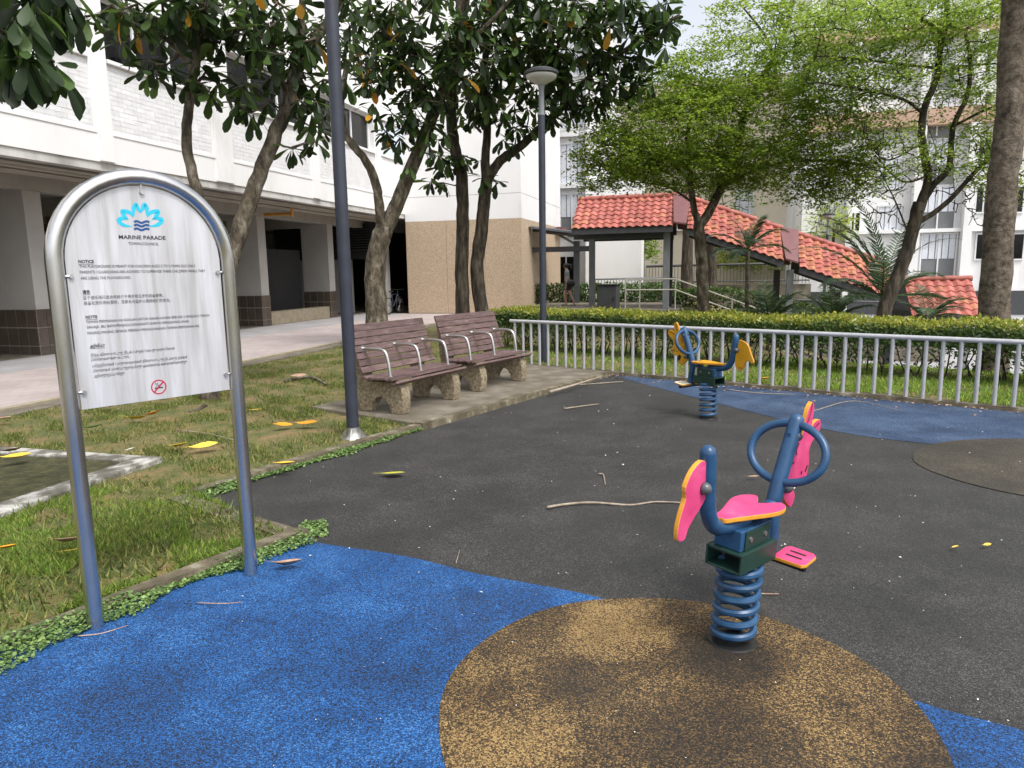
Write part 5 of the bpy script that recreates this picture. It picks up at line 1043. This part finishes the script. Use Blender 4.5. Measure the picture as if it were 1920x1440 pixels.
# cabinet
cp = AT(1141, 578, 22); cbn = empty('metal_cabinet', (cp[0], cp[1], .3), R(-24), label='dark grey metal cabinet standing left of the walkway post', cat='cabinet')
mb = MB(); mb.bbox(-.30, .30, -.22, .22, 0, .86); obj('body', mb, M['dsteel'], cbn, bevel=.015)
mb = MB(); mb.bbox(-.33, .33, -.26, .24, .862, .90); obj('lid', mb, M['blackp'], cbn, bevel=.01)
mb = MB(); mb.bbox(-.27, .27, -.232, -.222, .08, .80); obj('door', mb, M['dsteel'], cbn, bevel=.004)
mb = MB(); mb.bbox(.2, .23, -.25, -.233, .4, .5); obj('handle', mb, M['blackp'], cbn)
# lean-to shelter by the core
sh = empty('lean_to_shelter', B(29, -5, .37), label='charcoal lean-to shelter attached to the clad core', cat='shelter'); q = np.asarray(sh.location)
def hb(name, s0, s1, o0, o1, z0, z1, m): mb = MB(); mb.box(B(s0, o0, z0)-q, BD*(s1-s0), BN*(o1-o0), ZV*(z1-z0)); return obj(name, mb, m, sh, bevel=.008)
S4 = 27.6
hb('post', S4, S4+.22, -5.22, -5.0, .37, 2.75, M['dsteel']); hb('beam', S4-.05, S4+.15, -6.85, -4.55, 2.35, 2.55, M['dsteel'])
for k in range(5):
    mb = MB(); mb.prism([B(S4-.6+k*.55, -6.85, 3.28-k*.03)-q, B(S4-.6+k*.55, -4.2, 2.92-k*.03)-q, B(S4-.12+k*.55, -4.2, 2.98-k*.03)-q, B(S4-.12+k*.55, -6.85, 3.34-k*.03)-q], (0, 0, .03)); obj('roof_sheet', mb, M['dsteel'], sh)
mb = MB(); mb.tube([B(S4+.1, -6.85, 3.2)-q, B(S4+.1, -4.3, 2.85)-q], .06, 6); obj('rafter', mb, M['gsteel'], sh); mb = MB(); mb.tube([B(S4+.1, -5.8, 3.0)-q, B(S4+.1, -5.1, 2.6)-q], .05, 6); obj('brace', mb, M['gsteel'], sh)

# ================================================================== BUILDINGS BEHIND
def tower(name, label, s, u0, u1, zb, zt, m, wins=(), depth=8, bands=(), cat='building', cols=()):
    o0 = ONS(u0, 480, s)[0]; o1 = ONS(u1, 480, s)[0]
    t = empty(name, B(s, (o0+o1)/2, zb), label=label, cat=cat, group='blocks behind the trees'); q = np.asarray(t.location)
    def tb(nm, s0, s1, a, b, z0, z1, mt, par=None): mb = MB(); mb.box(B(s0, a, z0)-q, BD*(s1-s0), BN*(b-a), ZV*(z1-z0)); return obj(nm, mb, mt, par or t)
    tb('wall', s, s+depth, o0, o1, zb, zt, m)
    for (ua, ub, va, vb, kind) in wins:
        a, z1 = ONS(ua, va, s); b, z0 = ONS(ub, vb, s); w_ = tb('window', s-.02, s-.001, a, b, z0, z1, M['dimroom'])
        fr = .05
        for (x0, x1, y0, y1) in ((a-.06, b+.06, z1, z1+.07), (a-.06, b+.06, z0-.07, z0), (a-.06, a, z0, z1), (b, b+.06, z0, z1), ((a+b)/2-.03, (a+b)/2+.03, z0, z1)): tb('frame', s-.08, s-.021, x0, x1, y0, y1, M['frame'], w_)
        if kind in ('b', 'c'):
            n = max(3, int((b-a)/.24)); zl = z0 if kind == 'b' else z0+(z1-z0)*.45
            for k in range(n): x = a+(b-a)*k/n; tb('blind_slat', s-.045, s-.03, x+.02, x+(b-a)/n-.02, zl, z1, M['blind'], w_)
        else: tb('pane', s-.05, s-.04, a, b, z0, z1, M['glass'], w_)
    for (va, vb, mt, pr) in bands:
        z1 = ONS((u0+u1)/2, va, s)[1]; z0 = ONS((u0+u1)/2, vb, s)[1]; tb('band', s-pr, s-.003, o0, o1, z0, z1, mt)
    for (ua, ub, pr) in cols:
        a = ONS(ua, 480, s)[0]; b = ONS(ub, 480, s)[0]; tb('pier', s-pr, s-.004, a, b, zb, zt, m)
    return t
tower('rear_block', 'white block with blinds in its windows beside the clad core', 35, 990, 1124, 0, 22, M['wall'], [(1052, 1093, 272, 342, 'b'), (1052, 1093, 366, 440, 'c'), (1046, 1078, 482, 532, 'g'), (1052, 1093, 170, 240, 'b'), (1052, 1093, 70, 140, 'b')], bands=[(345, 354, M['wall'], .25), (250, 258, M['wall'], .25)], cols=[(1100, 1108, .4)])
tower('rear_low_wing', 'plain pale grey wing under the tiled walkway roof', 33.5, 1098, 1202, 0, 5.6, M['wall'], depth=1.4)
tower('cream_block', 'cream block seen through the feathery crown', 48, 1124, 1500, LOW, 13.2, M['creamwall'], [(1484, 1499, 352, 400, 'b'), (1380, 1410, 352, 400, 'b'), (1180, 1215, 300, 340, 'g')], bands=[(428, 432, M['wall'], .3)])
rw = []
for v0 in (440, 352, 264, 176, 88, 0, -88): rw += [(1546, 1572, v0-58, v0-10, 'b'), (1594, 1610, v0-40, v0-4, 'g'), (1648, 1690, v0-52, v0, 'b'), (1730, 1786, v0, v0+82, 'c'), (1832, 1855, v0, v0+45, 'g'), (1880, 1915, v0, v0+45, 'g')]
rw = [w_ for w_ in rw if w_[3] < 560 and w_[2] > -160]
tower('right_block', 'white tower block on the right behind the leaning tree', 38, 1500, 2300, LOW-.5, 32, M['wall'], rw, bands=[(196, 228, M['terra'], .5), (36, 56, M['terra'], .5), (425, 432, M['wall'], .3), (545, 590, M['dsteel'], .06)], cols=[(1580, 1590, .5), (1700, 1716, .5), (1795, 1812, .5), (1868, 1874, .5)])
tower('far_white_wall', 'bright white low wall behind the ramp balustrade', 52, 1190, 1700, LOW-.5, 4.0, M['wall'])

# ================================================================== PERSON WALKING
def skin_body():
    me = bpy.data.meshes.new('body'); V = []; E = []; Rr = []
    def chain(pts, parent=None):
        last = parent
        for (x, y, z, r) in pts:
            V.append((x, y, z)); Rr.append(r); k = len(V)-1
            if last is not None: E.append((last, k))
            last = k
        return last
    pel = chain([(0, 0, .86, .115)]); sp_ = chain([(-.01, 0, 1.0, .105), (-.015, 0, 1.13, .11), (-.02, 0, 1.25, .10)], pel); nk = chain([(-.035, 0, 1.33, .048), (-.05, 0, 1.375, .05), (-.065, 0, 1.44, .085), (-.06, 0, 1.50, .075)], sp_)
    for y, dx in ((-.085, -1), (.085, 1)):
        h = chain([(0, y, .80, .082), (-.03*dx*3, y, .45, .055), (-.03*dx*3+(.06 if dx > 0 else .0)+.05*(dx < 0)*3, y, .10, .036), ((-.03*dx*3+(.06 if dx > 0 else 0)+.05*(dx < 0)*3)-.02, y, .035, .036), ((-.03*dx*3+(.06 if dx > 0 else 0)+.05*(dx < 0)*3)-.14, y, .022, .026)], pel)
    for y, dx in ((-.15, -1), (.15, 1)):
        s = chain([(-.02, y, 1.24, .05), (-.02+dx*.03, y*1.18, .98, .036), (-.05+dx*.04, y*1.15, .76, .026), (-.055+dx*.04, y*1.12, .70, .03), (-.06+dx*.04, y*1.1, .64, .018)], sp_)
        w_ = s-1
        for j, (fx, fz) in enumerate(((-.02, .61), (-.005, .60), (.01, .605), (.022, .62))): chain([(-.06+dx*.04+fx, y*1.1, .655, .008), (-.06+dx*.04+fx*1.4, y*1.1, fz, .007)], w_)
        chain([(-.085+dx*.04, y*1.08, .68, .009), (-.1+dx*.04, y*1.06, .655, .008)], w_)
    me.from_pydata(V, E, []); o = bpy.data.objects.new('body', me); COL.objects.link(o)
    sk = o.modifiers.new('skin', 'SKIN'); 
    for i, v in enumerate(me.skin_vertices[0].data): v.radius = (Rr[i], Rr[i]); v.use_root = i == 0
    o.modifiers.new('sub', 'SUBSURF').levels = 2; bpy.context.view_layer.update()
    m2 = bpy.data.meshes.new_from_object(o.evaluated_get(bpy.context.evaluated_depsgraph_get())); bpy.data.objects.remove(o); return m2
pp = AT(1064, 574, 26); per = empty('person', (pp[0], pp[1], .34), R(8), label='person with black ponytail in grey shirt and dark shorts walking left', cat='person')
bm2 = skin_body(); m_list = [M['skin'], M['shirt'], M['short']]
for m_ in m_list: bm2.materials.append(m_)
for p in bm2.polygons:
    z = p.center[2]; ay = abs(p.center[1]); p.material_index = 1 if ((.90 < z < 1.31 and ay < .14) or (1.1 < z < 1.31)) else (2 if (.58 < z <= .90 and ay < .15) else 0); p.use_smooth = True
obj('body', bm2, m_list, per)
mb = MB(); mb.lathe([(.01, -.02), (.08, .0), (.1, .05), (.098, .1), (.07, .145), (.02, .16)], (-.045, 0, 1.40), 14); mb.tube([(.03, 0, 1.5), (.1, 0, 1.49), (.125, 0, 1.40), (.12, 0, 1.28)], [.03, .04, .04, .008], 8); obj('hair', mb, M['hair'], per, smooth=True)
mb = MB(); mb.lathe([(.012, -.012), (.01, .0), (.004, .006)], (-.155, 0, 1.44), 6); obj('nose', mb, M['skin'], per)
for y in (-.085, .085):
    fx = -.03*(-1 if y < 0 else 1)*3+(.06 if y > 0 else .15)
    mb = MB(); mb.bbox(fx-.17, fx+.05, y-.045, y+.045, 0, .06); obj('shoe', mb, M['short'], per, bevel=.015)
bgp = pp+np.array([.11, -.15, 0]); bag = empty('shoulder_bag', (bgp[0], bgp[1], .34+.90), label='black bag hanging at the hip of the walking person', cat='bag'); bag.scale = (.72, .72, .85)
mb = MB(); mb.tube(crom([(-.2, 0, -.02), (-.14, 0, -.06), (0, 0, -.08), (.15, 0, -.05), (.2, 0, .0)], 4), [.05, .09, .12, .14, .15, .155, .16, .16, .16, .155, .15, .14, .12, .1, .08, .06, .04], 10); obj('pouch', mb, M['blackp'], bag, smooth=True)
mb = MB(); mb.tube(crom([(-.15, 0, .02), (-.22, .05, .2), (-.24, .06, .36)], 4), .015, 6); obj('strap', mb, M['blackp'], bag)
# bicycle leaning at the inner corner of the core
bq = empty('bicycle', B(25.6, -11.95, .05), math.atan2(BD[1], BD[0]), label='dark bicycle parked against the inner side of the clad core', cat='bicycle')
for x in (-.5, .5):
    mb = MB(); mb.ring((x, 0, .33), (.31, 0, 0), (0, 0, .31), .018, 28, 6); wh = obj('wheel', mb, M['blackp'], bq, smooth=True)
    for k in range(8):
        a = k*math.pi/8; mb = MB(); mb.tube([(x+.3*math.cos(a), 0, .33+.3*math.sin(a)), (x-.3*math.cos(a), 0, .33-.3*math.sin(a))], .003, 4); obj('spoke', mb, M['steel2'], wh)
mb = MB(); mb.tube([(-.5, 0, .33), (-.2, 0, .75), (.35, 0, .78), (-.08, 0, .3), (-.5, 0, .33)], .018, 6); mb.tube([(-.08, 0, .3), (-.22, 0, .85)], .018, 6); mb.tube([(.5, 0, .33), (.33, 0, .92)], .018, 6); obj('frame', mb, M['post'], bq)
mb = MB(); mb.bbox(-.34, -.1, -.06, .06, .85, .9); obj('saddle', mb, M['blackp'], bq, bevel=.02)
mb = MB(); mb.tube([(.33, -.26, .95), (.33, 0, .93), (.33, .26, .95)], .014, 6); obj('handlebar', mb, M['blackp'], bq)

# ================================================================== LITTER: leaves, twigs, petals
def fleaf(u, v, L, mat, label, z=.03, az=None, curl=.3, group='fallen leaves'):
    if z > .02: L *= .85
    st2 = [(0, .01), (.15, .06), (.4, .17), (.7, .18), (.9, .09), (1, .01)]; V = []
    tw_ = RNG.uniform(-.3, .3)
    for x, w_ in st2:
        zc = curl*(x-.5)**2*1.2
        for s in (-1, 0, 1): V.append((x-.5, s*w_*(.9 if s < 0 else 1), zc+abs(s)*w_*curl*1.4+s*w_*tw_))
    V += [(-.5, -.01, curl*.3), (-.5, .01, curl*.3), (-.72, .008, curl*.35), (-.72, -.008, curl*.35)]
    me = bpy.data.meshes.new('fallen_leaf'); me.from_pydata([(a*L, b*L, c*L) for a, b, c in V], [], [(3*i+j, 3*i+3+j, 3*i+4+j, 3*i+1+j) for i in range(5) for j in (0, 1)]+[(18, 19, 20, 21)]); me.update()
    g = G(u, v, z); o = obj('fallen_leaf', me, M[mat], smooth=True); o.location = (g[0], g[1], z+(.02 if z < .02 else .045)); o.scale = (1, 1.5 if mat == 'ygleaf' else 1.15, 1); kt = .25 if z < .02 else .6; o.rotation_euler = (RNG.normal(0, .15)*kt, RNG.normal(0, .15)*kt, RNG.uniform(0, 6.28) if az is None else az)
    return tag(o, label, 'leaf', group)
LV_ = [(735, 892, .22, 'ygleaf', 'lone yellow green leaf lying on the black rubber', .01, -.12, .1), (537, 1066, .17, 'dryleaf', 'curled pinkish brown dead leaf on blue rubber by the right sign post', .01, .1, .55),
 (12, 1042, .14, 'oleaf', 'bright orange leaf on the grass at the left frame edge', .05, .3, .5), (125, 1030, .18, 'dryleaf', 'dry brown curled leaf in the grass left of the near sign post', .05, .1, .6), (132, 1046, .13, 'yleaf', 'pale thin leaf under the dry brown curled leaf', .045, .2, .1),
 (30, 868, .28, 'yleaf', 'yellow leaf on the concrete drain surround at the left edge', .06, .6, .4), (22, 855, .22, 'dryleaf', 'tan leaf just above the yellow one at the left edge', .05, .2, .4), (335, 846, .26, 'yleaf', 'left one of two long yellow leaves between the sign posts', .04, -.3, .4), (382, 847, .3, 'yleaf', 'right one of two long yellow leaves between the sign posts', .04, .35, .3),
 (255, 793, .28, 'yleaf', 'yellow leaf on the lawn below the middle of the sign panel', .04, .1, .5), (285, 785, .22, 'oleaf', 'brown orange leaf touching the yellow leaf below the panel', .05, .8, .6), (200, 770, .3, 'yleaf', 'yellow leaf right under the lower left corner of the panel', .04, .2, .5), (175, 810, .24, 'weed', 'pale green leaf standing in the grass right of the left sign post', .05, .9, .4),
 (575, 803, .3, 'oleaf', 'large orange leaf on bare soil left of the dark lamp post', .04, -.2, .3), (530, 806, .26, 'oleaf', 'smaller orange leaf left of the large orange leaf', .04, .7, .3), (532, 881, .22, 'yleaf', 'yellow leaf on the path kerb', .06, .1, .4), (243, 853, .15, 'petal', 'pale upright leaf on the top edge of the drain surround', .06, 1.3, .3), (8, 792, .22, 'dryleaf', 'pale brown leaf on the drain edge at the far left', .06, 0, .3), (478, 776, .2, 'yleaf', 'light green leaf right of the right sign post', .04, .1, .2), (305, 757, .16, 'petal', 'small pale leaf below the no smoking symbol', .04, .4, .3),
 (1412, 899, .10, 'dryleaf', 'small pinkish leaf on black rubber left of the ring handle', .006, .05, .3), (1432, 717, .2, 'oleaf', 'orange leaf at the railing foot right of the yellow rider', .05, .1, .5), (985, 655, .3, 'yleaf', 'yellow leaf in the verge behind the farther bench', .06, .2, .5), (1640, 745, .13, 'dryleaf', 'small brown leaf on faded blue rubber near the railing', .006, .1, .3), (1760, 758, .13, 'dryleaf', 'reddish leaf on faded blue rubber near the right of the railing', .006, .4, .3), (1790, 1032, .06, 'yleaf', 'tiny yellow leaf on black rubber, left of a pair', .006, .5, .3), (1850, 1028, .06, 'yleaf', 'tiny yellow leaf on black rubber, right of a pair', .006, .2, .3), (560, 712, .3, 'dryleaf', 'brown leaf beside the root behind the sign', .05, .3, .4)]
for a in LV_: fleaf(*a)
def stick(pts, r, label, z=.012, m='twig', name='twig', group='dry twigs on the floor'):
    P = [G(u, v, z) for u, v in pts]; o0 = P[0].copy(); P = crom([p-o0+ZV*RNG.normal(0, r*.4) for p in P], 5); mb = MB(); mb.tube(P, np.linspace(r, r*.5, len(P))*(1+RNG.normal(0, .1, len(P))), 6); o = obj(name, mb, M[m], smooth=True); o.location = tuple(o0); return tag(o, label, 'twig', group)
stick([(1026, 953), (1060, 946), (1110, 944), (1180, 945), (1230, 941), (1290, 943)], .011, 'long bent dry stick on black rubber left of the pink rider')
stick([(960, 731), (1040, 724), (1100, 719), (1168, 716)], .014, 'long straight twig lying across the bench pad edge', .02)
stick([(1030, 735), (1080, 722), (1130, 706)], .02, 'pale twig along the pad edge near the railing', .07)
stick([(1058, 767), (1090, 762), (1122, 758)], .009, 'short pale twig on black rubber before the benches'); stick([(1360, 730), (1420, 736), (1490, 740)], .008, 'thin pale twig on blue rubber behind the yellow rider')
stick([(1122, 889), (1131, 890), (1135, 908)], .007, 'tiny hooked twig on black rubber'); stick([(1412, 1112), (1440, 1114), (1460, 1113)], .004, 'thin reddish stalk on the rubber beside the coil spring', m='dryleaf'); stick([(330, 806), (390, 813), (436, 824)], .006, 'thin pale stalk on the lawn between the sign posts', .05); stick([(146, 1192), (190, 1188), (240, 1172)], .003, 'thin stalk on blue rubber at the near sign post', m='dryleaf'); stick([(370, 1130), (420, 1132), (455, 1129)], .003, 'thin pinkish stalk on blue rubber', m='dryleaf'); stick([(855, 1055), (862, 1030)], .003, 'thin upright looking straw on black rubber edge'); stick([(1520, 772), (1600, 752), (1690, 770)], .006, 'thin twig on faded blue rubber by the railing')
o = stick([(535, 716), (565, 709), (590, 712), (612, 722)], .035, 'exposed brown root breaking the lawn behind the right sign post', .04, 'bark', 'tree_root'); o['category'] = 'root'; del o['group']
stick([(385, 762), (365, 772), (345, 774)], .03, 'low root at the foot of the forked tree', .03, 'bark', 'tree_root')
n = 270; u = RNG.uniform(420, 1920, n); v = 700+740*RNG.uniform(0, 1, n)**1.5; P = np.array([G(a, b, .012) for a, b in zip(u, v)]); kp = inpoly(P[:, 0], P[:, 1], pg); P = P[kp]; n = len(P)
an = RNG.uniform(0, 6.28, n); V, Fc = inst(fv*[1, .9, 3], ff, mats(P, np.stack([np.cos(an), np.sin(an), RNG.normal(0, .15, n)], 1), ZV+RNG.normal(0, .3, (n, 3)), RNG.uniform(.006, .017, n)*np.where(RNG.random(n) < .1, 1.8, 1)*np.clip(P[:, 1]/4, .6, 1.6)))
tag(obj('petal_litter', npmesh('petal_litter', V, Fc), M['petal']), 'tiny pale petals and bits scattered over the rubber floor', 'litter', kind='stuff')
n = 260; s = RNG.uniform(.5, 7, n); P = F(0, 0)+s[:, None]*FD-RNG.exponential(.12, n)[:, None]*FN-.08*FN+ZV*.012; an = RNG.uniform(0, 6.28, n)
V, Fc = inst(fv*[1, .8, 3], ff, mats(P, np.stack([np.cos(an), np.sin(an), RNG.normal(0, .2, n)], 1), ZV+RNG.normal(0, .3, (n, 3)), RNG.uniform(.02, .06, n))); tag(obj('kerb_litter', npmesh('kerb_litter', V, Fc), M['dryleaf']), 'small dry leaf litter gathered along the railing foot', 'litter', kind='stuff')
